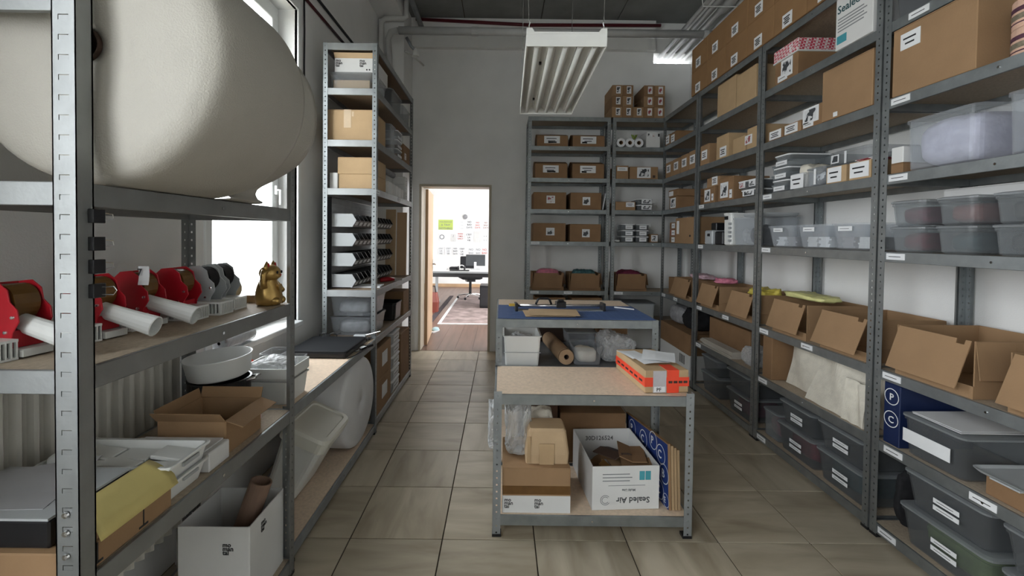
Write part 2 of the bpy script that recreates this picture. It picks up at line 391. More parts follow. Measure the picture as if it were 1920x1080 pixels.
for k in range(4):
    xa = X0+k*.955
    for (ya, yb) in ((-2.4, .4), (.4, 3.2), (3.2, 5.7)):
        MB().box(xa+.006, xa+.949, ya+.006, yb-.006, ZC-.015, ZC).build('panel', CEIL, cl)
struct(MB().box(X0, -1.155, 5.2, YB, 0, 3.98).build('wall_corner', WALL, bevel=.004))
struct(MB().box(X0, -1.16, -2.4, YB, 3.98, ZC-.016).build('trim_1', WALL))
struct(MB().box(-1.16, H[0], YB-.07, YB, 3.84, ZC-.016).build('trim_2', WALL))
# windows
def window(n, y0, y1, z0, z1):
    f = struct(MB().box(X0-.2, X0-.13, y0, y1, z0, z0+.035).box(X0-.2, X0-.13, y0, y1, z1-.05, z1).box(X0-.2, X0-.13, y0, y0+.05, z0+.035, z1-.05).box(X0-.2, X0-.13, y1-.05, y1, z0+.035, z1-.05).build('window_%d' % n, FRAMEW, bevel=.004))
    a, c, e, g = y0+.052, y1-.052, z0+.037, z1-.052
    MB().box(X0-.185, X0-.115, a, c, e, e+.06).box(X0-.185, X0-.115, a, c, g-.06, g).box(X0-.185, X0-.115, a, a+.06, e+.06, g-.06).box(X0-.185, X0-.115, c-.06, c, e+.06, g-.06).build('sash', FRAMEW, f, bevel=.005)
    MB().box(X0-.155, X0-.149, a+.06, c-.06, e+.06, g-.06).build('pane', GLASS, f)
    MB().box(X0-.02, X0+.012, y0-.05, y0, z0-.05, z1+.05).box(X0-.02, X0+.012, y1, y1+.045, z0-.05, z1+.05).box(X0-.02, X0+.012, y0, y1, z1, z1+.05).build('casing', FRAMEW, f, bevel=.003)
    MB().box(X0-.128, X0+.05, y0, y1, z0-.035, z0-.001).build('sill', FRAMEW, f, bevel=.004)
    MB().box(X0-.113, X0-.095, c-.04, c-.02, 1.75, 1.81).tube([(X0-.095, c-.03, 1.78), (X0-.075, c-.03, 1.78), (X0-.075, c-.03, 1.68)], .009).build('handle', FRAMEW, f)
window(1, *W1); window(2, *W2)
struct(MB().box(-7, X0-.26, -4, 8, -.4, .25).build('terrace_ground', mat('pale_terrace', (.55, .52, .42), .8, 0, .12, 3, 0, 60, .3, (.3, 6, 1))))
# door to the office
d = struct(MB().box(D[0], D[0]+.03, YB-.012, YB+.262, 0, D[2]-.03).box(D[1]-.03, D[1], YB-.012, YB+.262, 0, D[2]-.03).box(D[0], D[1], YB-.012, YB+.262, D[2]-.03, D[2]).build('door_1', mat('door_frame_paint', (.50, .44, .34), .4, 0, .04), bevel=.003))
lf = MB().box(0, .85, -.04, 0, .008, D[2]-.035).build('leaf', WOOD, d, (D[0]+.032, YB+.26, 0), (0, 0, PI/2+.075), bevel=.003)
MB().tube([(.78, -.045, 1.05), (.78, -.09, 1.05), (.67, -.09, 1.05)], .01).box(.765, .795, -.046, -.04, .95, 1.12).tube([(.78, .004, 1.05), (.78, .05, 1.05), (.67, .05, 1.05)], .01).build('handle', CHROME, lf)
# the office
OY0, OY1 = YB+.25, 12.9
of = struct(MB().box(-2.4, 3.5, OY0-.25, OY1, -.05, -.012).build('office_floor', DARKB))
for k in range(26):
    for j, (ya, yb) in enumerate(((5.71, 8.3), (8.3, 10.6), (10.6, OY1))):
        off = -.5*(k % 2) if 0 < j else 0
        x = -2.4+k*.226
        if ya == 5.71 and not (D[0]-.2 < x < D[1]+.2 and True):
            ya = OY0
        MB().box(x+.001, x+.225, ya+.001, yb-.001, -.012, 0).build('plank', PLANK, of)
b = MB(); b.box(-2.6, -2.4, OY0, OY1, 0, 3.1); struct(b.build('office_wall_left', WALL))
struct(MB().box(-2.6, 3.7, OY1, OY1+.2, 0, 3.1).build('office_wall_back', WALL))
b = MB().box(3.5, 3.7, OY0, 7.4, 0, 3.1).box(3.5, 3.7, 11.6, OY1, 0, 3.1).box(3.5, 3.7, 7.4, 11.6, 0, .6).box(3.5, 3.7, 7.4, 11.6, 2.8, 3.1); struct(b.build('office_wall_right', WALL))
struct(MB().box(-2.6, 3.7, OY0, OY1+.2, 3.1, 3.2).build('office_ceiling', WALL))
struct(MB().box(-2.4, 3.5, OY1-.02, OY1, 0, .09).build('baseboard_back', WOOD))
# rug in two strips with a dark border line between
t = thing('patterned_rug', 'faded reddish patterned rug with pale fringed border on office floor', 'rug', (.35, 9.2, 0))
MB().box(-1.35, 1.9, -1.75, 1.6, .001, .012).build('pile', RUG, t)
MB().box(-1.4, -1.352, -1.75, 1.6, .001, .013).box(-1.4, 1.9, -1.80, -1.752, .001, .013).build('border', PAPER, t)
tag(MB().box(-1.25, -1.16, 7.3, 10.9, .001, .010).build('rug_runner', mat('rug_dark', (.05, .04, .045), .95, 0, .3, 30)), 'narrow black carpet edging strip beside the patterned rug', 'rug')

# ------------------------------------------------------------------ pipes and cables
def pipe(label, pts, r, m=PIPE, name='pipe', parts=None, n=12):
    t = thing(name, label, name.split('_')[-1])
    MB().tube(pts, r, n).build('run', m, t, smooth=True)
    for p, ax, rr_, l in (parts or []):
        q = [Vector(p)-Vector(ax)*l/2, Vector(p)+Vector(ax)*l/2]; MB().tube(q, rr_, n).build('collar', m, t)
    return t
pipe('long grey pipe crossing the room under the ceiling, before the end wall', [(-1.15, 4.92, 3.718), (2.36, 4.92, 3.718)], .042, parts=[((-.32, 4.92, 3.718), (1, 0, 0), .047, .07), ((2.2, 4.92, 3.718), (1, 0, 0), .047, .05)])
pipe('thin grey pipe, innermost of the four running through the wall opening', [(1.99, 1.2, 3.83), (1.99, 6.2, 3.83)][:1]+[(1.99, 5.98, 3.79)], .024)
pipe('medium grey pipe, second in from the thin one at the wall opening', [(2.09, 1.2, 3.83), (2.09, 5.98, 3.79)], .032)
pipe('thick insulated grey pipe among the four by the wall opening', [(2.21, 1.2, 3.84), (2.21, 4.55, 3.82), (2.21, 4.62, 3.82), (2.21, 5.98, 3.79)], [.055, .055, .034, .034])
pipe('grey pipe hugging the shelf-side wall under the ceiling', [(2.32, 1.2, 3.83), (2.32, 5.98, 3.79)], .026, parts=[((2.32, 4.4, 3.81), (0, 1, 0), .036, .08)])
pipe('white bent conduit in the window-side corner near the ceiling', [(-1.40, 5.14, 2.2), (-1.40, 5.14, 3.80), (-1.40, 5.14, 3.91), (-1.36, 5.14, 3.95), (-1.16, 5.14, 3.95), (-1.12, 5.14, 3.97), (-1.12, 5.14, 4.2)], .03, PIPEW, 'conduit')
pipe('grey pipe elbow dropping down the pier in the window-side corner', [(-1.16, 4.92, 3.718), (-1.24, 4.94, 3.71), (-1.29, 5.0, 3.66), (-1.30, 5.1, 3.5), (-1.30, 5.14, 2.4)], .034, PIPE, 'pipe')
pipe('dark grey sloping conduit under the ceiling edge by the pier', [(-1.05, 4.3, 4.16), (-1.0, 5.55, 4.0)], .03, GALVD, 'conduit')
pipe('dark red cable strung along the ceiling at the end wall', [(-1.1, 5.60, 4.17), (.3, 5.61, 4.12), (1.95, 5.60, 4.13)], .02, REDC, 'cable', n=6)
pipe('upper black cable running along the window-side wall near the ceiling', [(-1.44, 2.0, 3.28), (-1.44, 5.18, 3.31)], .012, INK, 'cable', n=6)
pipe('lower dark red and black cable along the window-side wall', [(-1.44, 2.0, 3.16), (-1.44, 5.18, 3.22)], .012, mat('dark_red_cable', (.05, .008, .01), .5, 0, .8, 2), 'cable', n=6)
pipe('thin black cable dropping down the wall beside the window', [(-1.44, 3.24, 3.2), (-1.44, 3.25, 2.95), (-1.44, 3.245, 2.7), (-1.44, 3.25, 2.55)], .006, INK, 'cable', n=6)
pipe('small grey wall socket cable under the conduit in the corner', [(-1.14, 5.18, 3.6), (-1.05, 5.3, 3.58), (-.98, 5.5, 3.56)], .012, PIPEW, 'cable', n=6)
t = thing('spotlight', 'small white spotlight clamped below the long grey pipe in the corner', 'lamp', (-.98, 5.0, 3.50))
MB().tube([(-.1, -.02, .17), (-.05, 0, .08), (0, 0, .03)], .018).build('arm', GALVD, t, smooth=True)
MB().lathe([(.015, .06), (.03, .03), (.04, -.03), (.038, -.03), (.02, .02)], 14).build('shade', WPLAS, t, smooth=True)
for y in (2.9, 4.4):
    t = thing('pipe_hanger', 'wire loop hanger holding the four pipes %s' % ('near the end wall' if y > 4 else 'above the second bay of shelving'), 'hanger', (2.15, y, 3.75))
    MB().tube([(-.22, 0, .46), (-.22, 0, .1), (-.21, 0, .005), (.2, 0, .005)], .006, 6).build('loop', PIPEW, t)
    MB().tube([(-.09, 0, .46), (-.10, 0, .12)], .005, 6).build('rod', PIPEW, t)
    MB().tube([(.1, 0, .46), (.11, 0, .14)], .005, 6).build('rod', PIPEW, t)
# hanging lamp
t = thing('hanging_lamp', 'long white hanging fluorescent lamp with five unlit tubes', 'lamp', (.308, 2.21, 2.42), -.016)
Lw, Ll = .198, 1.22
b = MB(); b.box(-Lw, Lw, 0, .006, 0, .06).box(-Lw, Lw, Ll-.006, Ll, 0, .06).box(-Lw, -Lw+.004, .006, Ll-.006, 0, .06).box(Lw-.004, Lw, .006, Ll-.006, 0, .06).box(-Lw, Lw, 0, Ll, .06, .066)
b.build('housing', LIGHTW, t)
MB().prism([(-Lw, .060), (-Lw, .088), (-Lw+.028, .088), (-Lw+.04, .07), (Lw-.04, .07), (Lw-.028, .088), (Lw, .088), (Lw, .060)], -.002, .003).build('end_plate', LIGHTW, t)
for k in range(5):
    x = -.145+k*.0725
    MB().tube([(x, .03, .016), (x, Ll-.03, .016)], .0125, 10).build('lamp_tube', WPLAS, t, smooth=True)
    MB().prism([(x-.036, .056), (x-.014, .033), (x+.014, .033), (x+.036, .056)], .008, Ll-.008).build('reflector', LIGHTW, t)
    for yy in (.02, Ll-.03): MB().box(x-.012, x+.012, yy, yy+.012, .004, .05).build('tube_holder', WPLAS, t)
for x in (-.1087, .0725):
    for yy in (.30, .95): MB().box(x-.007, x+.007, yy, yy+.02, .03, .042).build('clip', BPLAS, t)
for sx in (-1, 1):
    for yy in (.02, Ll-.02):
        hk = MB().tube([(sx*.185, yy, .086), (sx*.185, yy, .11), (sx*.18, yy, .125), (sx*.187, yy, .14)], .003, 6).build('hook', CHROME, t)
        MB().tube([(sx*.185, yy, .13), (sx*(.185 if yy > .5 else .24), yy+(.1 if yy < .5 else -.05), 1.78)], .0022, 5).build('wire', CHROME, t)

# ------------------------------------------------------------------ shelving
def perf(b, org, u, n, wd, h, pitch, hw, hh, t=.0018, z0=.02):
    """a strip of sheet steel with one row of punched holes"""
    u = Vector(u); n = Vector(n); o = Vector(org)
    def bx(a0, a1, za, zb):
        p = [o+u*a0, o+u*a1, o+u*a1+n*t, o+u*a0+n*t]
        vs = [(q.x, q.y, z) for z in (za, zb) for q in p]
        b.add(vs, [(0, 3, 2, 1), (4, 5, 6, 7), (0, 1, 5, 4), (1, 2, 6, 5), (2, 3, 7, 6), (3, 0, 4, 7)])
    c = wd*.5; bx(0, c-hw/2, 0, h); bx(c+hw/2, wd, 0, h); z = 0; k = z0
    while k+hh < h: bx(c-hw/2, c+hw/2, z, k); z = k+hh; k += pitch
    bx(c-hw/2, c+hw/2, z, h)
PC = {}
def post(parent, h, sx, sy, w, d, m, near=False):
    key = (h, sx, sy, near)
    if key not in PC:
        b = MB(); U = (1 if sx == 0 else -1, 0, 0); V = (0, 1 if sy == 0 else -1, 0)
        a = (.034, .0075, .0085, .017)
        if near:
            perf(b, (0, 0, 0), V, U, .050, h, .0415, .022, .0115, z0=.0115); o_ = Vector((0, 0, 0))
            b.box(0, .040, 0, .0018, 0, h).box(.036, .040, 0, .010, 0, h).box(0, .010, .047, .050, 0, h)
        else: perf(b, (0, 0, 0), U, V, .040, h, a[0], a[1], a[2], z0=a[3]); perf(b, (0, 0, 0), V, U, .034, h, a[0], a[1], a[2], z0=a[3])
        o = b.build('post', m); PC[key] = o.data; bpy.data.objects.remove(o)
    p = bpy.data.objects.new('post', PC[key]); COL.objects.link(p); p.parent = parent; p.location = (w if sx else 0, d if sy else 0, 0)
    if near:
        q = MB(); z = .012
        while z < h-.02: q.box(.0004, .0020, .0145, .0345, z-.0005, z+.0092); z += .0415
        stuff(q.build('slot_tabs', m, p))
    sgx = -1 if sx else 1; sgy = -1 if sy else 1
    f = MB().box(min(0, sgx*.043)-.001, max(0, sgx*.043)+.001, min(0, sgy*.04)-.001, max(0, sgy*.04)+.001, 0, .014).build('foot_cap', BPLAS, p, (0, 0, .0))
    return p
def rack(name, label, loc, rz, w, d, h, levels, board=BOARD, m=GALV, cat='shelf', stickers={}, group=None, skip_end=(), near=None):
    t = thing(name, label, cat, loc, rz, group)
    for sx in (0, 1):
        for sy in (0, 1): post(t, h, sx, sy, w, d, m, near=(near == (sx, sy)))
    for i, z in enumerate(levels):
        s = MB().box(.004, w-.004, .016, d-.016, z-.014, z).build('shelf_board', board, t)
        for (xa, xb, ya, yb) in ((.0025, w-.0025, .0025, .014), (.0025, w-.0025, d-.014, d-.0025), (.0025, .0145, .015, d-.015), (w-.0145, w-.0025, .015, d-.015)):
            MB().box(xa, xb, ya, yb, z-.05, z+.0004).build('beam', m, s, bevel=.0015)
        MB().tube([(w/2, .003, z-.025), (w/2, -.0012, z-.025)], .005, 8).build('rivet', CHROME, s)
        for x in stickers.get(i, ()): sticker(s, x, z-.022, .10, .03, y=.0008, lines=1)
    return t
LV = [.068, .488, .845, 1.43, 1.81, 2.18, 2.555, 2.90]
rk = 'galvanised racks along the wall opposite the window'
rack('metal_shelving_rack', 'grey metal rack bay holding stacked clear shoe boxes and striped ribbon spools', (1.895, 2.237, 0), R_, 1.04, .45, 2.9, LV, stickers={0: (.10,), 1: (.12, .52), 2: (.1,), 3: (.10,), 4: (.10,), 5: (.10,), 6: (.18,)}, group=rk)
rack('metal_shelving_rack', 'grey metal rack bay holding cotton bags and white labelled cartons', (1.895, 3.287, 0), R_, 1.04, .45, 2.9, LV, stickers={0: (.10,), 1: (.10,), 2: (.10, .55), 3: (.10,), 4: (.10,)}, group=rk)
rack('metal_shelving_rack', 'grey metal rack bay with tan cartons above and a paper sheet stack below', (1.895, 4.337, 0), R_, 1.04, .45, 2.9, LV, stickers={1: (.1,), 2: (.1, .6), 3: (.1,), 4: (.1,)}, group=rk)
rack('metal_shelving_rack', 'grey metal rack bay in the room corner with a tall brown carton', (1.895, 5.272, 0), R_, .92, .45, 2.9, [.068, .845, 1.43, 1.81, 2.18, 2.555, 2.90], stickers={1: (.1, .45)}, group=rk)
rack('metal_shelving_rack', 'grey metal rack on the end wall beside the doorway with paired cartons', (.30, 5.28, 0), B_, .975, .4, 2.9, LV, stickers={2: (.1, .5), 3: (.1,)})
rack('metal_shelving_rack', 'grey metal rack on the end wall reaching into the corner with three white rolls', (1.30, 5.28, 0), B_, .99, .4, 2.9, LV, stickers={2: (.1,)})
rack('metal_shelving_rack', 'low near metal rack under the window side holding the big foam roll', (-.89, .935, 0), L_, .985, .46, 2.03, [.068, .722, 1.185, 1.585], m=ZINC, near=(0, 0))
t = bpy.data.objects['metal_shelving_rack.006']
MB().box(.0025, .0145, .015, .445, 1.94, 1.99).build('end_beam', ZINC, t); MB().box(.97, .9825, .015, .445, 1.94, 1.99).build('end_beam', ZINC, t)
for z in (.79, .84, .88): # screws on the near post
    MB().lathe([(.0075, 0), (.006, -.004), (.0, -.005)], 10, (-.002, .026, z), 'x').build('screw', CHROME, t)
for k, z in enumerate((1.515, 1.455, 1.405, 1.352)):   # binder clips on the near post
    c = thing('binder_clip', 'black binder clip on the near post, %s' % ['topmost of four', 'second from the top', 'third from the top', 'lowest, wire ring standing out'][k], 'clip', (-.884, .976, z), 0, 'binder clips on the near post')
    MB().prism([(-.010, -.016), (.006, -.016), (.009, .010), (.0, .020), (-.010, .018)], -.015, .015, 'z').build('body', BPLAS, c, bevel=.001)
    MB().tube([(.009, .0, .008), (.03, .005, .009), (.036, .006, 0), (.03, .005, -.009), (.009, .0, -.008)] if k == 3 else [(.0, .018, .008), (.004, .034, .006), (.004, .036, -.004), (.0, .018, -.008)], .0011, 5).build('wire_handle', CHROME, c)
rack('workbench', 'low wide window-side bench with pale board top and black flat case', (-.92, 1.945, 0), L_, 1.365, .43, .722, [.068, .707], board=BENCH, m=GALVD, cat='bench')
rack('metal_shelving_rack', 'tall metal rack beside the doorway with rows of small parts bins', (-.938, 3.33, 0), L_, 1.35, .40, 2.9, [.072, .70, 1.064, 1.826, 2.186, 2.568, 2.90], m=ZINC, board=mat('dark_chipboard', (.30, .22, .15), .7, 0, .14, 90), stickers={3: (.05, .75)})
rack('workbench', 'front workbench with pale board top in the middle of the room', (-.028, 2.165, 0), B_, .985, .50, .722, [.105, .706], board=BENCH, m=GALV, cat='bench')
rack('workbench', 'rear taller workbench topped with a blue cutting mat', (-.028, 2.675, 0), B_, .985, .86, .985, [.105, .690, .983], board=BENCH, m=GALV, cat='bench')
b = bpy.data.objects['workbench.002']
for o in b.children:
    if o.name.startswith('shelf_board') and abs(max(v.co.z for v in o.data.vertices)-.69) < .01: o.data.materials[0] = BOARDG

# radiator under the window
t = thing('radiator', 'cream fluted panel radiator on the wall below the near rack shelf', 'radiator', (-1.375, .3, .22), L_)
nf = 33; b = MB(); poly = []
for i in range(nf*6+1):
    x = 1.585*i/(nf*6); poly.append((x, .0-.014*math.cos(2*PI*i/6)))
b.prism([(p[0], p[1]) for p in poly]+[(1.585, .02), (0, .02)], .0, .88, 'z'); b.build('front_panel', RADI, t, smooth=False)
MB().box(0, 1.585, .021, .07, 0, .88).build('rear_panel', RADI, t); MB().box(0, 1.585, -.005, .07, .881, .895).build('top_grille', RADI, t)
MB().tube([(1.587, .03, .06), (1.63, .03, .06), (1.63, .03, -.2)], .011).build('valve_pipe', CHROME, t)

# ------------------------------------------------------------------ goods on the racks opposite the window (front plane x = 1.90)
G, F_, E_, D_, C_, B2, A_, T_ = LV
def rloc(y0, y1, z, xf=1.90): return (xf, (y0+y1)/2, z)
# the double row of cartons on top of the racks
big = 'brown cartons stacked on top of the racks'
names = ['next to the end wall pipes', 'second from the end wall', 'third from the end wall', 'fourth from the end wall', 'fifth from the end wall', 'sixth from the end wall', 'seventh from the end wall']
for row in (0, 1):
    for k in range(7 if row == 0 else 6):
        y1 = 4.495-.3385*k; y0 = y1-.333; hh = .232
        carton('brown carton, %s row on top of the racks, %s' % ('lower' if row == 0 else 'upper', names[k]), rloc(y0, y1, T_+.001+row*(hh+.001), 1.885), R_, .333, .42, hh, CBO,
               [(-.02, .05 if row == 0 else .06, .10, .085, {'lines': 4})], group=big)
# bay nearest the camera
t = thing('storage_crate', 'dark grey crate with white label high in the ribbon spool bay', 'crate', rloc(1.72, 2.19, A_+.001), R_)
shell(.47, .38, .22, .006, .06).build('tub', mat('dark_grey_plastic', (.09, .095, .10), .5), t)
sticker(t, -.02, .12, .12, .08); MB().box(-.24, .24, -.006, .386, .20, .222).build('rim', BPLAS, t)
carton('big brown carton with white label beside striped ribbon spools', rloc(1.80, 2.185, B2+.001, 1.895), R_, .385, .40, .318, CB, [(-.10, .245, .10, .075, {'lines': 2})], name='cardboard_box')
for k, (y, z) in enumerate(((1.665, 0), (1.665, .1065), (1.49, 0))):
    t = thing('ribbon_spool', ['pale striped ribbon spool at the bottom beside the big carton', 'pale striped ribbon spool on top of another beside the big carton', 'pale striped ribbon spool standing apart at the picture edge'][k], 'spool', (2.0, y, B2+.001+z), 0, 'striped ribbon spools')
    MB().lathe([(.025, 0), (.078, 0), (.08, .006), (.08, .1), (.078, .105), (.025, .105), (.025, 0)], 26).build('core', RIBB, t, smooth=False)
    for z0, z1, mm in ((.016, .022, STRIPE), (.03, .052, mat('olive_band', (.20, .17, .12), .8, 0, .4, 60)), (.06, .078, STRIPE)):
        MB().lathe([(.0795, z0), (.0815, z0+.002), (.0815, z1-.002), (.0795, z1)], 26).build('band', mm, t)
tote('large clear plastic box full of lilac tissue packets', rloc(1.79, 2.12, C_+.001), R_, .33, .38, .235, CLR, None, taper=.06)
lump('lilac_tissue_bundle', 'lilac tissue bundle filling the large clear box', 'tissue', (1.915, 1.955, C_+.011), R_, .285, .33, .215, LILAC, 3, .03)
tote('large clear plastic box with pinkish bags at the picture edge', rloc(1.42, 1.70, C_+.001), R_, .28, .38, .235, CLR, None, taper=.06)
lump('pink_bag_bundle', 'pale pink bag bundle inside the large clear box', 'bag', (1.93, 1.55, C_+.011), R_, .19, .31, .18, PINKL, 4, .08)
carton('small brown carton under white foam box behind the upright', rloc(2.13, 2.195, C_+.001, 1.91), R_, .065, .30, .05, CBD)
o = shell(.065, .30, .075, .006, 0).build('foam_box', WBOX, None, (1.91, 2.1625, C_+.052), (0, 0, R_)); tag(o, 'white foam box standing on a small brown carton by the upright', 'box')
# two rows of clear shoe boxes
shoe = 'clear shoe boxes stacked in two rows'
for k, (y0, y1) in enumerate(((2.005, 2.185), (1.785, 1.955), (1.555, 1.73))):
    for r in (0, 1):
        tote('clear lidded shoe box, %s row, %s' % (('lower', 'upper')[r], ('beside the upright', 'middle of the row', 'last before the picture edge')[k]), rloc(y0, y1, D_+.001+r*.1225), R_, y1-y0, .36, .122, CLRD, CLRL, taper=.08, group=shoe)
        mm = [[DKRED, TEALC, BFAB], [MAROON, mat('dull_red_box', (.30, .10, .09), .6), BFAB]][r][k]
        lump('folded_fabric', 'folded %s fabric in the clear shoe box, %s row, %s' % ([['striped beige', 'dark teal', 'black'], ['maroon', 'dull red', 'black']][r][k], ('lower', 'upper')[r], ('beside the upright', 'middle of the row', 'last in the row')[k]), 'fabric', (1.93, (y0+y1)/2, D_+.008+r*.1225), R_, (y1-y0)*.80, .30, .088, mm, 20+k*2+r, .03, 'folded fabrics in the clear shoe boxes')
carton('long white carton lying behind the clear shoe boxes', (2.12, 1.93, D_+.247), R_, .42, .2, .055, WBOX)
of2 = 'opened brown boxes with hanging front flap'
drop_front('opened brown box with big hanging flap, in the bay of clear shoe boxes', rloc(1.785, 2.14, E_+.001, 1.915), R_, .355, .40, .235, CB, of2)
drop_front('opened brown box with hanging flap, cut by the picture edge', rloc(1.40, 1.66, E_+.001, 1.915), R_, .26, .40, .225, CB, of2)
def emblem(t, specs, base_y=-.002, m=PAPER):
    for (x, z, r, ch) in specs:
        b = MB(); n = 28; b.add([(x+rr*math.cos(2*PI*k/n), base_y, z+rr*math.sin(2*PI*k/n)) for rr in (r*.9, r) for k in range(n)], [(k, (k+1) % n, n+(k+1) % n, n+k) for k in range(n)])
        b.build('printed_ring', m, t)
        if ch: text(ch, r*1.15, m, t, (x, base_y, z-r*.42), FRONT, align='CENTER')
t = carton('navy blue box with white ring prints behind the lidded tub', rloc(2.108, 2.197, F_+.001, 1.915), R_, .089, .36, .30, NAVY, flaps=True)
emblem(t, [(0, .235, .040, 'P'), (0, .125, .040, 'C')])
tote('grey frosted tub with lid and papers on top', rloc(1.80, 2.09, F_+.001, 1.905), R_, .29, .38, .19, CLRG, CLRL, [(-.02, .09, .22, .06, {'lines': 0})], taper=.08)
stack_sheets('white paper on the lidded grey tub', 'paper', 'paper_sheet', (1.93, 1.95, F_+.195), R_, .22, .28, 3, .0012, PAPER, 'papers on the grey tub', 4)
t = thing('tray', 'flat pale grey tray lid resting on a brown box', 'tray', rloc(1.50, 1.76, F_+.088, 1.90), R_)
MB().loft([rrect(.26, .38, .03, 0, 3, 0, .19), rrect(.28, .40, .03, .012, 3, 0, .19), rrect(.27, .39, .03, .012, 3, 0, .19), rrect(.25, .37, .03, .004, 3, 0, .19)]).build('pan', GPLAS, t)
MB().box(-.05, .05, -.022, -.009, .004, .010).build('grip', GPLAS, t)
carton('low brown carton under the pale grey tray', rloc(1.52, 1.74, F_+.001, 1.93), R_, .22, .32, .085, CBD)
gb = 'grey frosted bins with double labels on the bottom shelves'
def gbin(label, y0, y1, z, h, m=CLRG, lid=CLRL, lab=True, xf=1.905):
    w_ = y1-y0
    return tote(label, rloc(y0, y1, z, xf), R_, w_, .38, h, m, lid, [(.02, h*.58, .11, .02, {'lines': 1}), (.02, h*.40, .11, .02, {'lines': 1})] if lab else (), taper=.12, group=gb)
gbin('frosted bin with greenish contents and two labels, bottom shelf', 1.69, 2.09, G+.001, .185)
gbin('frosted bin with two labels, upper one beside the black gap', 1.70, 2.07, G+.188, .17)
gbin('frosted bin at the picture edge, lower of two', 1.36, 1.66, G+.001, .185, lab=False)
gbin('frosted bin at the picture edge, upper of two', 1.36, 1.66, G+.188, .17, lab=False)
lump('green_cloth', 'dull green cloth inside the bottom frosted bin', 'cloth', (1.95, 1.89, G+.012), R_, .31, .31, .145, GREENC, 8, .05)
lump('black_bag', 'crumpled black bag wedged beside the frosted bins', 'bag', (1.95, 2.155, G+.001), R_, .055, .34, .30, BFAB, 9, .06)
# second bay
t = thing('lidded_gift_box', 'brown box with red and white checked lid, pictured label in front', 'box', rloc(2.90, 3.15, A_+.001), R_)
MB().box(-.12, .12, .004, .36, 0, .155).build('body', CBD, t, bevel=.003)
MB().box(-.128, .128, -.004, .368, .155, .235).build('lid', CHECK, t, bevel=.003); MB().box(-.129, .129, -.005, .369, .148, .158).build('lid_edge', WBOX, t)
sticker(t, .01, .085, .12, .12, y=.002, pic=PHOTO); sticker(t, -.03, .03, .10, .04, y=-.0005, lines=1)
text('E', .07, PAPER, t, (.04, -.0045, .17), FRONT)
t = carton('white carton printed with teal and black lettering beside the upright', rloc(2.30, 2.555, A_+.001, 1.885), R_, .255, .38, .288, WBOX)
text('Sealed Air', .062, mat('dark_green_ink', (.03, .09, .10), .6), t, (-.115, -.001, .20), FRONT)
for k in range(5): MB().box(-.11, .07+.02*(k % 2), -.0012, 0, .165-k*.017, .171-k*.017).build('printed_line', INKG, t)
MB().box(-.115, -.045, -.0012, 0, .03, .075).build('printed_logo', TEAL, t)
carton('huge brown carton with worn white scuffs beside the upright', rloc(2.295, 2.655, B2+.001, 1.89), R_, .36, .42, .29, CB, [(-.07, .02, .03, .025, {'lines': 0})])
lump('white_strap', 'white plastic strap loop on top of the huge brown carton', 'strap', (1.93, 2.36, B2+.292), R_, .09, .02, .012, WPLAS, 2, .02)
carton('small brown carton with black and white picture label', rloc(2.665, 2.84, B2+.001), R_, .175, .22, .125, CBD, [(-.01, .075, .14, .095, {'pic': PHOTO}), (-.03, .02, .09, .03, {'lines': 1})])
carton('low brown carton with white label, next to the picture label carton', rloc(2.855, 3.02, B2+.001), R_, .165, .22, .07, CB, [(-.01, .035, .13, .058, {'lines': 3})])
carton('low brown carton with white label, next to the upright', rloc(3.03, 3.205, B2+.001), R_, .17, .22, .067, CBD, [(.0, .034, .13, .058, {'lines': 3})])
carton('long white carton lying behind two low labelled cartons', (2.14, 3.03, B2+.001), R_, .42, .2, .125, WBOX)
cl3 = 'small clear drawers boxes stacked in threes'
for k, z in enumerate((0, .085, .17)):
    tote('small clear lidded box, %s of the stack beside the upright' % ['lowest', 'middle', 'topmost'][k], rloc(3.0-.02*k, 3.15, C_+.001+z, 1.91), R_, .16, .30, .084, CLRD, PAPER, [(.0, .025, .12, .03, {'lines': 1})], group=cl3, taper=.05)
    tote('small dark clear box, %s of the stack behind the upright' % ['lowest', 'middle', 'topmost'][k], rloc(3.18, 3.245, C_+.001+z*.8, 1.96), R_, .06, .28, .066, CLRD, CLRL, group='dark clear boxes behind the upright', taper=.03)
t = tote('white bag like tub with printed white label and loose film', rloc(2.81, 2.955, C_+.001, 1.905), R_, .14, .26, .10, CLRW, None, [(.0, .05, .125, .09, {'lines': 2})], taper=.05)
lump('film_bag', 'cream coloured film bag bulging out of the tub', 'bag', (1.93, 2.88, C_+.012), R_, .11, .22, .15, CREAM, 6, .09)
tote('clear jar box full of grey metal nuts', rloc(2.63, 2.79, C_+.001), R_, .16, .24, .115, CLR, CLRL, [(.0, .06, .018, .1, {'lines': 0})], taper=.03)
lump('metal_nuts_heap', 'heap of small grey metal parts in the clear jar box', 'parts', (1.925, 2.71, C_+.011), R_, .12, .19, .08, PHOTO, 5, .05)
tote('wide grey clear box lying on top behind the jar box', (1.99, 2.58, C_+.118), R_, .30, .30, .082, CLRG, None, [(-.09, .04, .06, .05, {'pic': PHOTO}), (-.01, .04, .015, .07, {'lines': 0})], taper=.02)
carton('brown carton faced with a white label, next to the metal nuts', rloc(2.465, 2.62, C_+.001), R_, .15, .19, .095, CBT, [(.01-.02, .048, .105, .085, {'lines': 2})], flaps=False)
carton('brown carton faced with a white label, next to the upright', rloc(2.30, 2.45, C_+.001), R_, .145, .30, .095, CBT, [(.0, .05, .125, .08, {'lines': 2})], flaps=False)
stack_sheets('red and white leaflet lying on the labelled carton', 'leaflet', 'leaflet', (1.93, 2.37, C_+.098), R_, .12, .25, 3, .004, PHOTOR, 'leaflets on the labelled carton', 3)
cb3 = 'clear open bins with labels in a row'
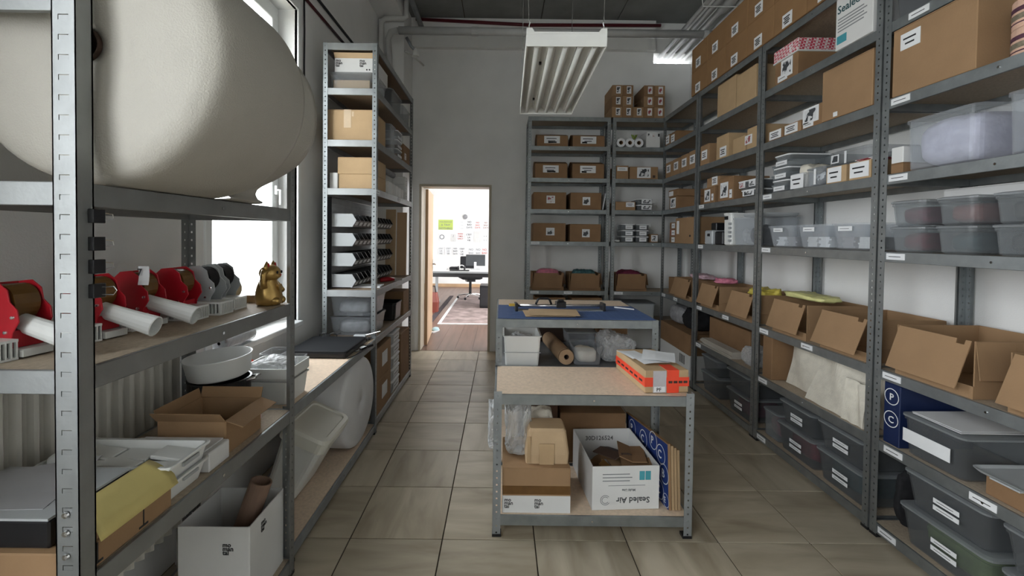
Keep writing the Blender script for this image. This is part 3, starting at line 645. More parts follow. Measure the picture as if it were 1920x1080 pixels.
for k, (y0, y1) in enumerate(((2.885, 3.19), (2.585, 2.88), (2.30, 2.58))):
    tote('clear open bin with white label, %s' % ['beside the far upright', 'middle of three', 'beside the near upright'][k], rloc(y0, y1, D_+.001), R_, y1-y0, .34, .148, CLR, None, [(-.02, .118, .10, .026, {'lines': 1})], taper=.14, group=cb3)
    for q in (0, 1):
        stack_sheets('flat packet in the clear bin %s, %s pile' % (['by the far upright', 'in the middle', 'by the near upright'][k], ['far', 'near'][q]), 'packet', 'packet', (1.95, (y0+y1)/2-.055+.11*q, D_+.012), R_, .085, .2, 6, .010, [GREYC, PAPER, WBOX][(k+q) % 3], 'packets in the clear bins, bin ' + ['far', 'middle', 'near'][k], k*3+q)
drop_front('opened brown box with hanging flap, beside the yellow bags', rloc(2.775, 3.13, E_+.001, 1.92), R_, .345, .40, .225, CB, of2)
drop_front('opened brown box with hanging flap, above the cotton bags', rloc(2.30, 2.66, E_+.001, 1.92), R_, .355, .40, .225, CB, of2, .01)
lump('yellow_bag', 'pale yellow plastic bag lying across the opened brown boxes', 'bag', (2.02, 3.02, E_+.232), R_, .40, .20, .045, YELP, 11, .22)
carton('narrow upright brown board pack beside the cotton bags', rloc(3.12, 3.235, F_+.001, 1.92), R_, .11, .34, .30, CBD, flaps=False)
def bag(label, loc, rz, w_, h_, lean, seed, d0=.06):
    rnd = random.Random(seed); p = [rnd.uniform(0, 6) for _ in range(6)]
    fn = lambda u, v: ((u-.5)*w_*(1-.06*v), lean*v+.024*math.sin(7*u+p[0]+2*v)*v+.0035*math.sin(13*u+p[1]+5*v), h_*v*(1-.04*math.sin(7*u+p[2])*v))
    b = MB(); b.sheet(fn, 18, 10, d0)
    o = b.build('cotton_bag', CREAM, None, loc, (0, 0, rz), smooth=False); return tag(o, label, 'bag', 'unbleached cotton bags standing on the shelf')
bag('tall creased cotton bag beside the brown board pack', (2.0, 2.86, F_+.004), R_, .44, .295, .03, 1, .05)
bag('leaning cotton bag in the middle of the three', (1.925, 2.60, F_+.004), R_, .36, .27, .09, 2, .02)
bag('small cotton bag standing beside the near upright', (1.92, 2.40, F_+.001), R_, .15, .22, .03, 5, .012)
bag('cotton bag slumped behind the small one', (2.02, 2.42, F_+.001), R_, .22, .285, .05, 9, .05)
gbin('frosted bin with dark red contents and two labels', 2.67, 3.03, G+.001, .185)
gbin('frosted bin with two labels stacked on the dark red one', 2.68, 3.01, G+.188, .155)
gbin('frosted bin with teal contents and two labels beside the upright', 2.295, 2.65, G+.001, .185)
gbin('frosted bin with two labels stacked on the teal one', 2.305, 2.645, G+.188, .165)
lump('dark_red_cloth', 'dark red cloth in the frosted bin', 'cloth', (1.95, 2.85, G+.012), R_, .28, .31, .15, DKRED, 31, .05)
lump('teal_cloth', 'dark teal cloth in the frosted bin', 'cloth', (1.95, 2.48, G+.012), R_, .28, .31, .15, TEALC, 32, .05)
tote('dark clear bin with maroon contents half hidden behind the upright', rloc(3.045, 3.235, G+.001, 1.93), R_, .185, .34, .2, CLRD, CLRL, taper=.05, group=gb)
lump('maroon_cloth', 'maroon cloth in the half hidden dark bin', 'cloth', (1.96, 3.14, G+.012), R_, .14, .28, .16, DKRED, 33, .05)
# third bay
carton('tall tan carton with faint marks, next to the end of the bay', rloc(3.665, 3.975, A_+.001), R_, .305, .40, .275, CBT, [])
carton('tall tan carton with faint marks, beside the upright', rloc(3.37, 3.655, A_+.001), R_, .28, .40, .25, CBT, [])
carton('flat white carton end under the tan cartons row', (1.93, 4.14, A_+.001), R_, .28, .3, .03, WBOX, flaps=False)
row = 'tan cartons in the third bay'
carton('tan carton with white label in front, farthest of the row', rloc(4.115, 4.295, B2+.001), R_, .175, .34, .185, CB, [(.0, .09, .11, .085, {'lines': 3})], group=row)
carton('tan carton with white label low on its front', rloc(3.765, 3.975, B2+.001), R_, .205, .34, .20, CBT, [(.02, .055, .11, .085, {'lines': 3})], group=row)
carton('tan carton without label in the shelf row', rloc(3.55, 3.75, B2+.001, 1.93), R_, .195, .30, .135, CBT, [], group=row)
carton('tan carton with red picture label beside the upright', rloc(3.345, 3.535, B2+.001, 1.93), R_, .185, .30, .17, CBT, [(-.07, .085, .10, .07, {'pic': PHOTOR})], group=row)
carton('reddish brown carton with insect picture label, narrower one', rloc(3.985, 4.205, C_+.001), R_, .215, .32, .145, CBD, [(-.03, .07, .11, .11, {'pic': PHOTO}), (.07, .05, .035, .06, {'lines': 1})])
carton('brown carton with white label lying on the insect picture carton', rloc(3.93, 4.19, C_+.148, 1.92), R_, .25, .30, .085, CB, [(.03, .05, .10, .075, {'lines': 3})])
carton('reddish brown carton with insect picture label, taller one', rloc(3.665, 3.925, C_+.001), R_, .255, .30, .175+.02, CBD, [(-.02, .09, .13, .13, {'pic': PHOTO}), (.09, .05, .04, .07, {'lines': 1})])
for k, (y0, y1, z, hh, l) in enumerate(((3.345, 3.57, 0, .062, 'lowest'), (3.345, 3.47, .066, .07, 'upper, by the upright'), (3.485, 3.61, .066, .07, 'upper, by the insect carton'))):
    tote('clear small box with picture card, %s' % l, rloc(y0, y1, C_+.001+z, 1.91), R_, y1-y0, .28, hh, CLRD, PAPER, [(.0, hh*.5, (y1-y0)*.7, hh*.66, {'pic': PHOTOR if k == 2 else PHOTO})], taper=.05, group='clear small boxes with picture cards')
t = thing('device_box', 'black plastic device with grey front beside the white basket', 'device', rloc(3.86, 4.17, D_+.001), R_)
MB().box(-.15, .0, .0, .3, 0, .13).build('body', GPLAS, t, bevel=.01); MB().box(.003, .15, .02, .3, 0, .12).build('base', BPLAS, t, bevel=.01); MB().box(-.13, -.03, .05, .25, .131, .20).build('top_unit', BPLAS, t, bevel=.006)
MB().box(-.09, -.045, -.003, 0, .075, .10).build('slot', BPLAS, t)
t = tote('white slotted basket standing on end before the clear bin', rloc(3.69, 3.83, D_+.001, 1.90), R_, .13, .30, .27, WPLAS, None, taper=.05, name='white_basket', cat='basket')
MB().box(-.035, .015, -.003, .004, .215, .245).build('grip_slot', BPLAS, t)
for k in range(5): MB().box(.03, .058, -.003, .012, .03+k*.035, .05+k*.035).build('slot', GPLAS, t)
tote('large clear bin of crumpled film beside the upright', rloc(3.345, 3.68, D_+.001), R_, .33, .36, .225, CLR, None, taper=.08)
lump('film_heap', 'crumpled clear film inside the large clear bin', 'film', (1.94, 3.57, D_+.012), R_, .13, .28, .13, CLRW, 41, .1)
lump('black_pouch', 'black pouch inside the large clear bin', 'pouch', (1.94, 3.435, D_+.012), R_, .13, .26, .15, BFAB, 42, .05)
tote('shallow grey tray on top of the large clear bin', rloc(3.30+.045, 3.62, D_+.228, 1.95), R_, .27, .30, .03, GPLAS, None, taper=.05)
drop_front('opened brown box with hanging flap, third bay by its far end', rloc(3.90, 4.26, E_+.001, 1.92), R_, .35, .40, .215, CB, of2)
drop_front('opened brown box with hanging flap and yellow film, third bay', rloc(3.345, 3.71, E_+.001, 1.92), R_, .35, .40, .215, CB, of2)
lump('yellow_film', 'bright yellow film poking out of the opened brown box', 'film', (1.98, 3.50, E_+.19), R_, .26, .18, .065, mat('bright_yellow_film', (.75, .62, .12), .4, 0, .1, 20), 12, .25)
lump('pink_film', 'pink plastic film bag on the opened brown box', 'bag', (2.02, 4.20, E_+.218), R_, .22, .20, .05, PINK, 13, .25)
carton('long brown carton lying behind the paper sheet stack', (2.02, 3.93, F_+.001), R_, .70, .28, .245, CBD)
stack_sheets('grey board sheet in the fanned stack on the shelf', 'board', 'board_sheet', (1.91, 3.93, F_+.001), R_, .55, .09, 7, .008, mat('grey_board_sheet', (.46, .43, .38), .8, 0, .1), 'fanned grey board sheets', 14)
lump('film_pouch', 'clear film pouch bundle beside the upright', 'pouch', (1.92, 3.46, F_+.001), R_, .20, .24, .15, CLRW, 15, .08)
tote('small grey device box behind the film pouch bundle', (2.16, 3.46, F_+.001), R_, .2, .16, .22, GPLAS, None, taper=.02)
gbin('unlabelled frosted bin beside the far upright, lower', 3.85, 4.20, G+.001, .185, lab=False); gbin('unlabelled frosted bin beside the far upright, upper', 3.87, 4.19, G+.188, .15, lab=False)
gbin('frosted bin with reddish contents, lower, third bay', 3.36, 3.72, G+.001, .185); gbin('frosted bin without label on the reddish one, third bay', 3.37, 3.72, G+.188, .16, lab=False)
lump('reddish_cloth', 'reddish cloth in the lower frosted bin', 'cloth', (1.95, 3.54, G+.012), R_, .24, .26, .12, MAROON, 34, .05)
# corner bay
carton('small brown carton with white label in the corner bay, next to the rolls', rloc(5.08, 5.225, A_+.001), R_, .14, .28, .115, CBD, [(.0, .06, .10, .09, {'lines': 2})])
carton('small brown carton with white label in the corner bay, aisle side', rloc(4.89, 5.065, A_+.001), R_, .17, .28, .11, CBD, [(-.02, .045, .10, .08, {'lines': 2})])
for k, (y0, y1) in enumerate(((5.01, 5.20), (4.79, 4.985), (4.575, 4.765), (4.385, 4.555))):
    carton('brown carton with white label, %s of four in the corner bay' % ['deepest', 'second deepest', 'third deepest', 'foremost'][k], rloc(y0, y1, B2+.001), R_, y1-y0-.004, .34, .17+.004*k, CB, [(.0, .095, .115, .085, {'lines': 4})], group='four labelled cartons in the corner bay')
carton('brown carton with dark picture label in the corner bay', rloc(4.84, 5.06, C_+.001), R_, .215, .30, .135, CBD, [(.0, .065, .15, .11, {'pic': PHOTO})])
carton('flat brown carton with white card on top, corner bay', rloc(4.82, 5.10, C_+.138), R_, .26, .30, .075, CBD, [(-.05, .035, .12, .05, {'lines': 0})])
carton('tall brown carton with upright white label in the corner bay', rloc(4.385, 4.87, D_+.001), R_, .48, .40, .27, CB, [(-.17, .17, .06, .14, {'lines': 0}), (.14, .08, .03, .02, {'lines': 0, 'base': INK})])
for k in range(3):
    carton('small reddish carton with pale label, %s of the stack' % ['lowest', 'middle', 'top'][k], rloc(4.93, 5.12, D_+.001+k*.078, 1.93), R_, .18, .26, .076, [CBD, mat('reddish_carton', (.30, .13, .08), .8), CBD][k], [(.02, .038, .09, .055, {'lines': 1})], group='small reddish cartons in the corner bay')
drop_front('opened brown box with hanging flap in the corner bay', rloc(4.47, 4.92, E_+.001, 1.92), R_, .44, .40, .215, CB, of2)
lump('pale_pink_bag', 'pale pink film bag lying on the corner opened box', 'bag', (2.0, 4.62, E_+.222), R_, .40, .22, .045, PINKL, 17, .25)
carton('folded brown cartons bundle beside the corner upright', rloc(4.98, 5.20, E_+.001, 1.96), R_, .20, .30, .19, CBD)
carton('long white carton with barcode strokes on the floor level of the corner bay', rloc(4.40, 5.20, G+.001, 1.88), R_, .80, .38, .245, WBOX)
wc = bpy.data.objects['cardboard_box.%03d' % max(int(o.name.split('.')[1]) for o in bpy.data.objects if o.name.startswith('cardboard_box.') and o.parent is None)]
for k in range(4): MB().box(.17+k*.035, .185+k*.035, -.002, 0, .13, .22).build('printed_bar', INK, wc)
carton('long brown carton stacked on the white barcode carton', rloc(4.395, 5.20, G+.247, 1.88), R_, .80, .38, .21, CBD)
lump('black_rucksack', 'crumpled black bag lying on the long brown carton', 'bag', (1.95, 4.66, G+.459), R_, .30, .28, .22, BFAB, 18, .08)
lump('grey_bag', 'grey cloth bag lying beside the black one', 'bag', (1.95, 5.02, G+.459), R_, .36, .28, .20, GREYC, 19, .05)
carton('flat brown cardboard on top of the corner rack', (1.98, 4.97, T_+.001), R_, .52, .3, .035, CBD)

# ------------------------------------------------------------------ goods on the end wall racks (front plane y = 5.28)
def bloc(x0, x1, z, yf=5.285): return ((x0+x1)/2, yf, z)
def openflap(label, x0, x1, z, h, labels, group):
    t = thing('open_cardboard_box', label, 'box', bloc(x0, x1, z), 0, group); w_ = x1-x0
    shell(w_, .36, h, .005).build('body', CBD, t)
    MB().sheet(lambda u, v: ((u-.5)*w_, .005+.16*v, h+.045*v), 1, 1, .003).build('top_flap', CBD, t)
    MB().sheet(lambda u, v: ((u-.5)*w_, .355-.14*v, h+.05*v), 1, 1, .003).build('top_flap', CBD, t)
    for l in labels: sticker(t, *l[:4], **(l[4] if len(l) > 4 else {}))
    return t
for k, (z, lv) in enumerate(((A_, 'top'), (B2, 'second'))):
    openflap('open brown carton with wide white label, %s shelf, door side' % lv, .385+.02*(1-k), .77, z+.001, .125+.045*k, [(-.005, .075+.03*k, .185, .085, {'lines': 2}), (.0, .045+.03*k, .1, .018, {'lines': 0, 'base': INK})], 'open cartons with wide labels')
    openflap('open brown carton with wide white label, %s shelf, corner side' % lv, .83, 1.205, z+.001, .125+.045*k, [(-.005, .075+.03*k, .185, .085, {'lines': 2}), (-.05, .045+.03*k, .06, .018, {'lines': 0, 'base': INK})], 'open cartons with wide labels')
for k, (z, lv, x0) in enumerate(((C_, 'third', .37), (D_, 'fourth', .37))):
    carton('closed brown carton with small picture label, %s shelf, door side' % lv, bloc(x0, .765, z+.001), 0, .385, .36, .20+.015*k, CBD, [(.01, .115, .10, .09, {'pic': PHOTOR if k == 0 else PHOTO})])
    carton('closed brown carton with small picture label, %s shelf, corner side' % lv, bloc(.81, 1.18, z+.001), 0, .365, .36, .20+.008*k, CBD, [(.005, .10, .09, .095, {'pic': PHOTO})])
stack_sheets('thin leaning panel beside the cartons on the third shelf', 'panel', 'panel_sheet', (1.215, 5.30, C_+.001), 0, .02, .3, 1, .19, GPLAS, None, 4) if False else tag(MB().prism([(0, 0), (.008, 0), (.045, .2), (.037, .2)], 0, .3, 'y').build('panel_sheet', PAPER, None, (1.195, 5.31, C_+.001)), 'thin pale panel leaning beside the third shelf cartons', 'panel')
for k, (x0, x1, mm, nm, lab) in enumerate(((.375, .75, PINK, 'pink_packets', 'pinkish red packets heaped in the open box'), (.82, 1.19, GREENB, 'teal_packets', 'dark teal patterned packets heaped in the open box'), (1.375, 1.74, MAROON, 'red_packets', 'dark red patterned packets heaped in the open box'))):
    drop_front('opened brown box with front flap on the end wall, full of %s packets' % ['pinkish', 'teal', 'dark red'][k], bloc(x0, x1, E_+.001, 5.305), 0, x1-x0, .34, .205, CBD, of2, -.02)
    lump(nm, lab, 'packets', (.5*(x0+x1)+.01, 5.38, E_+.01), 0, .30, .22, .235, mm, 50+k, .05)
for k in range(2):
    carton('dark brown carton on the lower shelf of the end wall rack, %s' % ['door side', 'corner side'][k], bloc(.38+.45*k, .80+.42*k, F_+.001), 0, .36, .34, .27, CBD)
for k in range(3):
    t = thing('paper_roll', 'white paper roll lying end-on, %s' % ['beside the upright', 'middle of three', 'next to the white carton'][k], 'roll', (1.40+.106*k, 5.29, A_+.053), 0, 'three white rolls on the end wall rack')
    MB().lathe([(.024, 0), (.052, 0), (.052, .3), (.024, .3), (.024, 0)], 22, axis='y').build('wrap', PAPER, t, smooth=False); MB().lathe([(.021, .002), (.0238, .002), (.0238, .298), (.021, .298), (.021, .002)], 18, axis='y').build('core', CBD, t)
t = thing('green_bow', 'green gift bow resting between the white rolls', 'bow', (1.56, 5.31, A_+.097))
for a in (-.7, .7): MB().tube([(0, 0, .0), (.03*a, 0, .03), (.045*a, 0, .055), (.02*a, 0, .05), (0, 0, 0)], .008, 6).build('loop', mat('green_ribbon', (.16, .22, .03), .6), t)
t = carton('white carton with five tiny picture labels on the end wall rack', bloc(1.705, 1.865, A_+.001, 5.30), 0, .16, .34, .185, WBOX)
for k in range(5): MB().box(-.066+k*.03, -.048+k*.03, -.002, 0, .13, .165).build('picture_label', [PHOTO, PAPER, PHOTOR, PHOTO, INK][k], t)
carton('small brown carton with wide pale label beside the collage carton', bloc(1.345, 1.495, B2+.001), 0, .145, .34, .155, CB, [(.0, .115, .12, .045, {'lines': 1})])
carton('brown carton with black and white collage label', bloc(1.505, 1.845, B2+.001), 0, .335, .34, .145, CB, [(.0, .075, .16, .125, {'pic': PHOTO}), (.12, .03, .03, .03, {'lines': 0, 'base': DARKB})])
carton('low brown carton with white label on the end wall rack', bloc(1.345, 1.585, C_+.001), 0, .235, .34, .10, CB, [(.055, .065, .10, .055, {'lines': 2})])
for k in range(2):
    tote('clear small box with crumpled picture card, %s' % ['lower', 'upper'][k], bloc(1.60, 1.79, C_+.001+k*.07, 5.287), 0, .18, .28, .068, CLRD, PAPER, [(.02, .034, .12, .05, {'pic': PHOTO})], taper=.04, group='clear small boxes beside the low carton')
six = 'clear small boxes with white labels in two stacks of three'
for c in range(2):
    for k in range(3):
        tote('clear small box with white label, %s, %s stack' % (['bottom', 'middle', 'top'][k], ['door side', 'corner side'][c]), bloc(1.44+.165*c, 1.585+.165*c, D_+.001+k*.073), 0, .145, .30, .072, CLRD, PAPER, [(.0, .032, .085, .045, {'lines': 1})], taper=.05, group=six)
carton('small dark carton with white picture label beside clear boxes', bloc(1.77, 1.86, D_+.001), 0, .088, .28, .10, CBD, [(.0, .05, .075, .075, {'pic': PHOTO})])
t = lump('small_white_parts', 'small pale plastic parts lying beside the clear boxes', 'parts', (1.385, 5.32, D_+.001), 0, .07, .12, .03, WPLAS, 61, .1)
tote('grey plastic tub on the lower shelf of the end wall rack', bloc(1.36, 1.86, F_+.001), 0, .48, .34, .22, GPLAS, CLRL, taper=.05)
# little cartons stacked on the end wall rack
lit = 'little cartons with picture labels on top of the end wall rack'
for r in range(3):
    for c in range(5):
        if r and c == 2: continue
        carton('little carton with picture label, %s row, %s' % (['bottom', 'middle', 'top'][r], ['end by the lamp', 'next to the end by the lamp', 'middle column', 'next to the end by the pipes', 'end by the pipes'][c]), (1.345+.1245*c, 5.28, T_+.001+.127*r), 0, .1225, .40, .1255, CBD if (r+c) % 2 else CB,
               [(.01, .068, .052, .085, {'pic': [PHOTO, PHOTO, PHOTO, PHOTOR, PHOTOR][c]})], group=lit, flaps=False)

# ------------------------------------------------------------------ near rack under the window side (L1)
Z1, Z2, Z3, Z4 = .068, .722, 1.185, 1.585
t = thing('foam_wrap_roll', 'huge pale roll of foam wrap lying on the near rack', 'roll', (-.93, .99, Z4+.001+.31))
MB().lathe([(.0375, .44), (.0375, .012), (.06, .006), (.16, .0), (.25, .006), (.288, .014), (.303, .03), (.31, .055), (.31, .40), (.302, .43), (.25, .44), (.0375, .44)], 72, axis='y').build('wound_wrap', FOAM, t, smooth=True)
MB().lathe([(.034, .002), (.0372, .002), (.0372, .438), (.034, .438), (.034, .002)], 28, axis='y').build('core', DARKB, t, smooth=False)
prof = [(-.068+.315*math.cos(math.radians(a)), .315*math.sin(math.radians(a))) for a in range(125, -16, -10)] + [(.215, -.125), (.185, -.165), (.145, -.195), (.10, -.222), (.062, -.240), (.040, -.256), (.034, -.272), (.040, -.288), (.060, -.301), (.05, -.3065), (0, -.3085), (-.14, -.3085)]
def _pf(u):
    k = u*(len(prof)-1); i = min(int(k), len(prof)-2); f = k-i; return [prof[i][j]*(1-f)+prof[i+1][j]*f for j in (0, 1)]
MB().sheet(lambda u, v: (_pf(u)[0]+.006*math.sin(9*u+4*v), .445+.20*v, _pf(u)[1]), 72, 6, .004).build('loose_wrap', FOAM, t, smooth=True)
# tape guns
def gun(label, loc, rz, plate=RED, tape=BRTAPE, core=BPLAS, hood=True, wall=False):
    t = thing('tape_gun', label, 'tape gun', loc, rz, 'tape guns in a row on the shelf')
    poly = [(-.072, .022), (.020, .022), (.028, .060), (.044, .085), (.040, .112), (.020, .130), (.014, .158), (-.012, .176), (-.048, .172), (-.072, .150), (-.080, .09)]
    for y in (-.036, .032): MB().prism(poly, y, y+.004, 'y').build('side_plate', plate, t, bevel=.001)
    if hood:
        MB().loft([[(p[0], y, p[1]) for p in ((-.080, .09), (-.072, .150), (-.048, .172), (-.047, .168), (-.068, .147), (-.076, .09))] for y in (-.032, .032)]).build('hood', plate, t)
        MB().box(-.07, .020, -.032, .032, .022, .062).build('housing', plate, t)
    r = MB().lathe([(.032, -.026), (.045, -.026), (.045, .026), (.032, .026), (.032, -.026)], 24, (-.022, 0, .124), 'y').build('tape_roll', tape, t)
    MB().lathe([(.012, -.030), (.0315, -.030), (.0315, .030), (.012, .030), (.012, -.030)], 20, (-.022, 0, .124), 'y').build('hub', core, r)
    lo = []; Q = [2*PI*i/16 for i in range(16)]
    for k in range(7):
        u = k/6; x = .012+.155*u; z = .075-.040*u; a = .024+.004*u**2; c = .017+.004*u
        lo.append([(x+.010*math.sin(q)*u, c*math.cos(q), z+a*math.sin(q)) for q in Q])
    lo.append([(.168+.010*math.sin(q), .018*math.cos(q), .035+.025*math.sin(q)) for q in Q])
    lo.append([(.120+.010*math.sin(q), .014*math.cos(q), .046+.018*math.sin(q)) for q in Q])
    if wall: lo = [[(-.05-(p[0]-.012)*.8, p[1], p[2]) for p in reversed(l)] for l in lo]
    MB().loft(lo).build('handle', WPLAS, t, smooth=False)
    MB().box(-.075, .050, -.032, .032, .003, .021).build('base', WPLAS, t, bevel=.001)
    b = MB(); gx = .078 if wall else .040; gy = .028 if wall else 0
    for k in range(9):
        x = -.018+k*(gx+.010)/8; b.box(x, x+.0034, gy-.086-.006*math.sin(PI*k/8), gy-.078, .004, .042)
    for k in range(5 if not wall else 7):
        y = gy-.082+k*.0105; b.box(gx-.004, gx+.003, y, y+.0036, .004, .042)
    ye_ = -.036 if not wall else .012
    b.box(-.022, gx+.004, gy-.094, ye_, .0, .005).box(-.022, gx+.004, gy-.094, ye_, .041, .047); b.build('blade_guard', WPLAS, t)
    MB().box(-.016, gx-.008, gy-.076, ye_-.004, .006, .040).build('brush', BPLAS, t)
    for sx, sz in ((.030, .095), (.010, .060), (.008, .032)):
        MB().lathe([(.0, -.0405), (.004, -.0395), (.005, -.036)], 10, (sx, 0, sz), 'y').build('screw', CHROME, t)
    return t
g1 = gun('tape gun with bright red side plate, first one by the near post', (-1.145, 1.06, Z3+.001), -.12)
for (lab, loc, rz, kw) in (('red tape gun with white handle, second from the near post', (-1.12, 1.245, Z3+.001), -.10, {}),
        ('red tape gun with white handle, third from the near post', (-1.125, 1.405, Z3+.001), -.05, {}),
        ): dup(g1, loc, rz, lab)
gun('red tape gun with slotted blade guard, fourth from the near post', (-1.105, 1.545, Z3+.001), .0, RED, wall=True)
g2 = gun('grey tape gun with black tape hub, fifth in the row', (-1.085, 1.655, Z3+.001), .0, GPLAS, BFAB, BPLAS, False, True)
dup(g2, (-1.10, 1.77, Z3+.001), .0, 'grey tape gun with black tape hub, last in the row')
t = thing('paper_tag', 'small white paper tag marked seven, hanging on the third red tape gun', 'tag', (-1.09, 1.355, Z3+.135), 0)
MB().sheet(lambda u, v: (.032*(u-.5)+.012*v, -.012*v*v, .058*v), 3, 4, .001).build('sheet', PAPER, t); text('7', .03, INK, t, (-.008, -.012, .03), FRONT)
t = thing('tape_ring', 'wide beige tape ring leaning behind the grey tape guns', 'tape', (-1.16, 1.872, Z3+.060)); t.rotation_euler = (.20, .0, .1)
MB().lathe([(.038, -.025), (.056, -.025), (.056, .025), (.038, .025), (.038, -.025)], 30, axis='y').build('tape', mat('beige_tape', (.50, .43, .27), .4, 0, .05), t)
MB().lathe([(.034, -.026), (.0375, -.026), (.0375, .026), (.034, .026), (.034, -.026)], 30, axis='y').build('core', CBD, t)
tag(MB().box(-.035, .035, -.009, .009, 0, .03).build('wood_block', CBT, None, (-1.055, 1.902, Z3+.001), (0, 0, .05), bevel=.002), 'small tan wood block behind the gold cat', 'block')
# gold lucky cat
t = thing('lucky_cat_figurine', 'shiny gold lucky cat figurine with red ears beside the window', 'figurine', (-.962, 1.845, Z3+.001), 0)
lo = []
for (z, rx, ry, cx) in ((0, .040, .040, 0), (.006, .049, .045, 0), (.03, .054, .049, .0), (.055, .050, .046, -.002), (.08, .042, .040, -.004), (.10, .034, .035, -.003), (.115, .030, .032, 0)):
    lo.append([(cx+rx*math.cos(a), ry*math.sin(a), z) for a in [2*PI*i/24 for i in range(24)]])
MB().loft(lo).ell((.034, .022, .02), (.024, .018, .018)).ell((.034, -.022, .02), (.024, .018, .018)).build('body', GOLD, t, smooth=True)
hd = MB().ell((.004, 0, .132), (.041, .046, .036), 24, 14).ell((.038, 0, .122), (.010, .018, .010)).build('head', GOLD, t, smooth=True)
for sy in (-1, 1):
    MB().loft([[(x, sy*.026+r*1.1*math.sin(q), z) for x, q in [(.004+r*.6*math.cos(q), q) for q in [2*PI*i/10 for i in range(10)]]] for r, z in ((.020, .148), (.016, .162), (.009, .174), (.001, .183))]).build('ear', GOLD, hd, smooth=True)
    MB().prism([(sy*.018, .158), (sy*.034, .158), (sy*.027, .175)], .0105, .0145, 'x').build('inner_ear', RED, hd)
    MB().ell((.0435, sy*.017, .137), (.003, .006, .007), 10, 6).build('eye', BPLAS, hd)
MB().ell((.049, 0, .126), (.003, .004, .003), 8, 6).build('nose', RED, hd)
MB().tube([(.000, -.040, .075), (.000, -.048, .10), (.002, -.048, .125), (.008, -.044, .145)], [.014, .012, .012, .014], 10).build('raised_paw', GOLD, t, smooth=True)
MB().tube([(.008, .040, .085), (.028, .034, .07), (.044, .024, .058)], [.013, .012, .011], 10).build('paw', GOLD, t, smooth=True)
MB().lathe([(.029, .106), (.0335, .110), (.029, .115)], 20, (.001, 0, 0)).build('collar', RED, t, smooth=True)
MB().lathe([(0, 0), (.014, 0), (.014, .004), (0, .004)], 16, (.045, 0, .075), 'x').build('coin', GOLD, t)
# shelf with trays and boxes
t = carton('flat brown box with fragile marks hanging over the shelf edge', (-.905, 1.083, Z2+.001), L_, .275, .40, .062, CB, flaps=False)
for x in (-.09, .04):
    MB().box(x-.0015, x+.0015, -.0012, 0, .010, .056).box(x-.014, x+.014, -.0012, 0, .008, .013).build('printed_arrow', INK, t)
MB().box(.109, .1095, .0, .0, 0, 0) if False else None
for y in (.30, .36): MB().box(-.139, -.1375, y, y+.006, .006, .055).build('printed_bar', INK, t)
MB().box(-.139, -.1375, .315, .352, .008, .052).build('printed_emblem', DARKB, t)
t = thing('document_case', 'black flat case on the brown box, white edge on top', 'case', (-1.115, 1.075, Z2+.0635), 0)
MB().box(-.185, .135, -.115, .10, 0, .062).build('body', BPLAS, t, bevel=.004); MB().box(-.184, .134, -.116, .099, .0625, .068).build('lid', GPLAS, t)
tag(MB().sheet(lambda u, v: (-.22+.26*u-.05*v, -.09+.22*v*(.55+.45*u), .012*max(0, v-.4)*(1+u)), 6, 6, .0012).build('paper_sheet', mat('grey_paper', (.36, .36, .37), .7, 0, .03), None, (-1.07, 1.08, Z2+.133), (0, 0, .05)), 'grey paper sheet with raised corner lying on the black case', 'paper')
def yel(u, v):
    return (.083*u, .24*v, -.012-.046*u**1.5+.012*math.sin(5*v+1)*u*(1-u)-.018*max(0, u-.85)/.15)
tag(MB().sheet(yel, 14, 10, .0012).build('yellow_paper_sheet', YEL, None, (-.976, .99, Z2+.137), (0, 0, 0), smooth=True), 'yellow paper sheet curling over the shelf edge onto the brown box', 'paper')
def basket(label, loc, rz, w_, d_, h_, m=WPLAS, slots=True):
    t = thing('white_basket', label, 'basket', loc, rz)
    shell(w_, d_, h_, .004, .10, .012, 2).build('tub', m, t)
    MB().loft([rrect(w_+.012, d_+.012, .014, h_-.006, 2, 0, d_/2), rrect(w_+.012, d_+.012, .014, h_, 2, 0, d_/2), rrect(w_-.004, d_-.004, .012, h_, 2, 0, d_/2), rrect(w_-.004, d_-.004, .012, h_-.006, 2, 0, d_/2), rrect(w_+.012, d_+.012, .014, h_-.006, 2, 0, d_/2)], 0, False, False).build('rim', m, t)
    if slots: MB().box(-w_*.2, w_*.2, -.004, .002, h_*.68, h_*.82).build('grip_slot', GPLAS, t)
    return t
basket('lower white plastic tray nested under another on the near rack', (-.912, 1.305, Z2+.001), L_, .155, .36, .06)
basket('upper white plastic tray with grip slots on the near rack', (-.909, 1.302, Z2+.035), L_, .165, .37, .075)
for k in range(6):
    tag(MB().box(-.05, .05, -.035, .035, 0, .012).build('white_plastic_cover', WPLAS, None, (-.985-.11*(k % 3), 1.265+.075*(k//3), Z2+.075+.006*(k % 2)), (.0, .12*(k % 2), 0), bevel=.003), 'white rectangular plastic lid lying in the tray, %s, %s' % (['aisle side', 'middle', 'wall side'][k % 3], ['near row', 'far row'][k//3]), 'lid', 'white lids in the tray')
lump('white_plastic_scoop', 'white rounded plastic scoop standing in the tray', 'scoop', (-1.22, 1.24, Z2+.075), .3, .10, .06, .055, WPLAS, 3, .03)
t = carton('flat white box with open lid edge before the opened brown box', (-.914, 1.445, Z2+.001), L_, .105, .30, .062, WBOX, flaps=False)
MB().box(-.05, .05, .02, .28, .0625, .066).build('lid', PAPER, t)
t = thing('open_cardboard_box', 'brown box with all flaps open on the near rack', 'box', (-.93, 1.615, Z2+.001), L_)
shell(.225, .235, .118, .004).build('body', CB, t)
MB().sheet(lambda u, v: ((u-.5)*.225, .002-.06*v, .118-.02*v), 1, 1, .003).build('flap', CB, t); MB().sheet(lambda u, v: ((u-.5)*.225, .233+.01*v, .118+.035*v), 1, 1, .003).build('flap', CB, t)
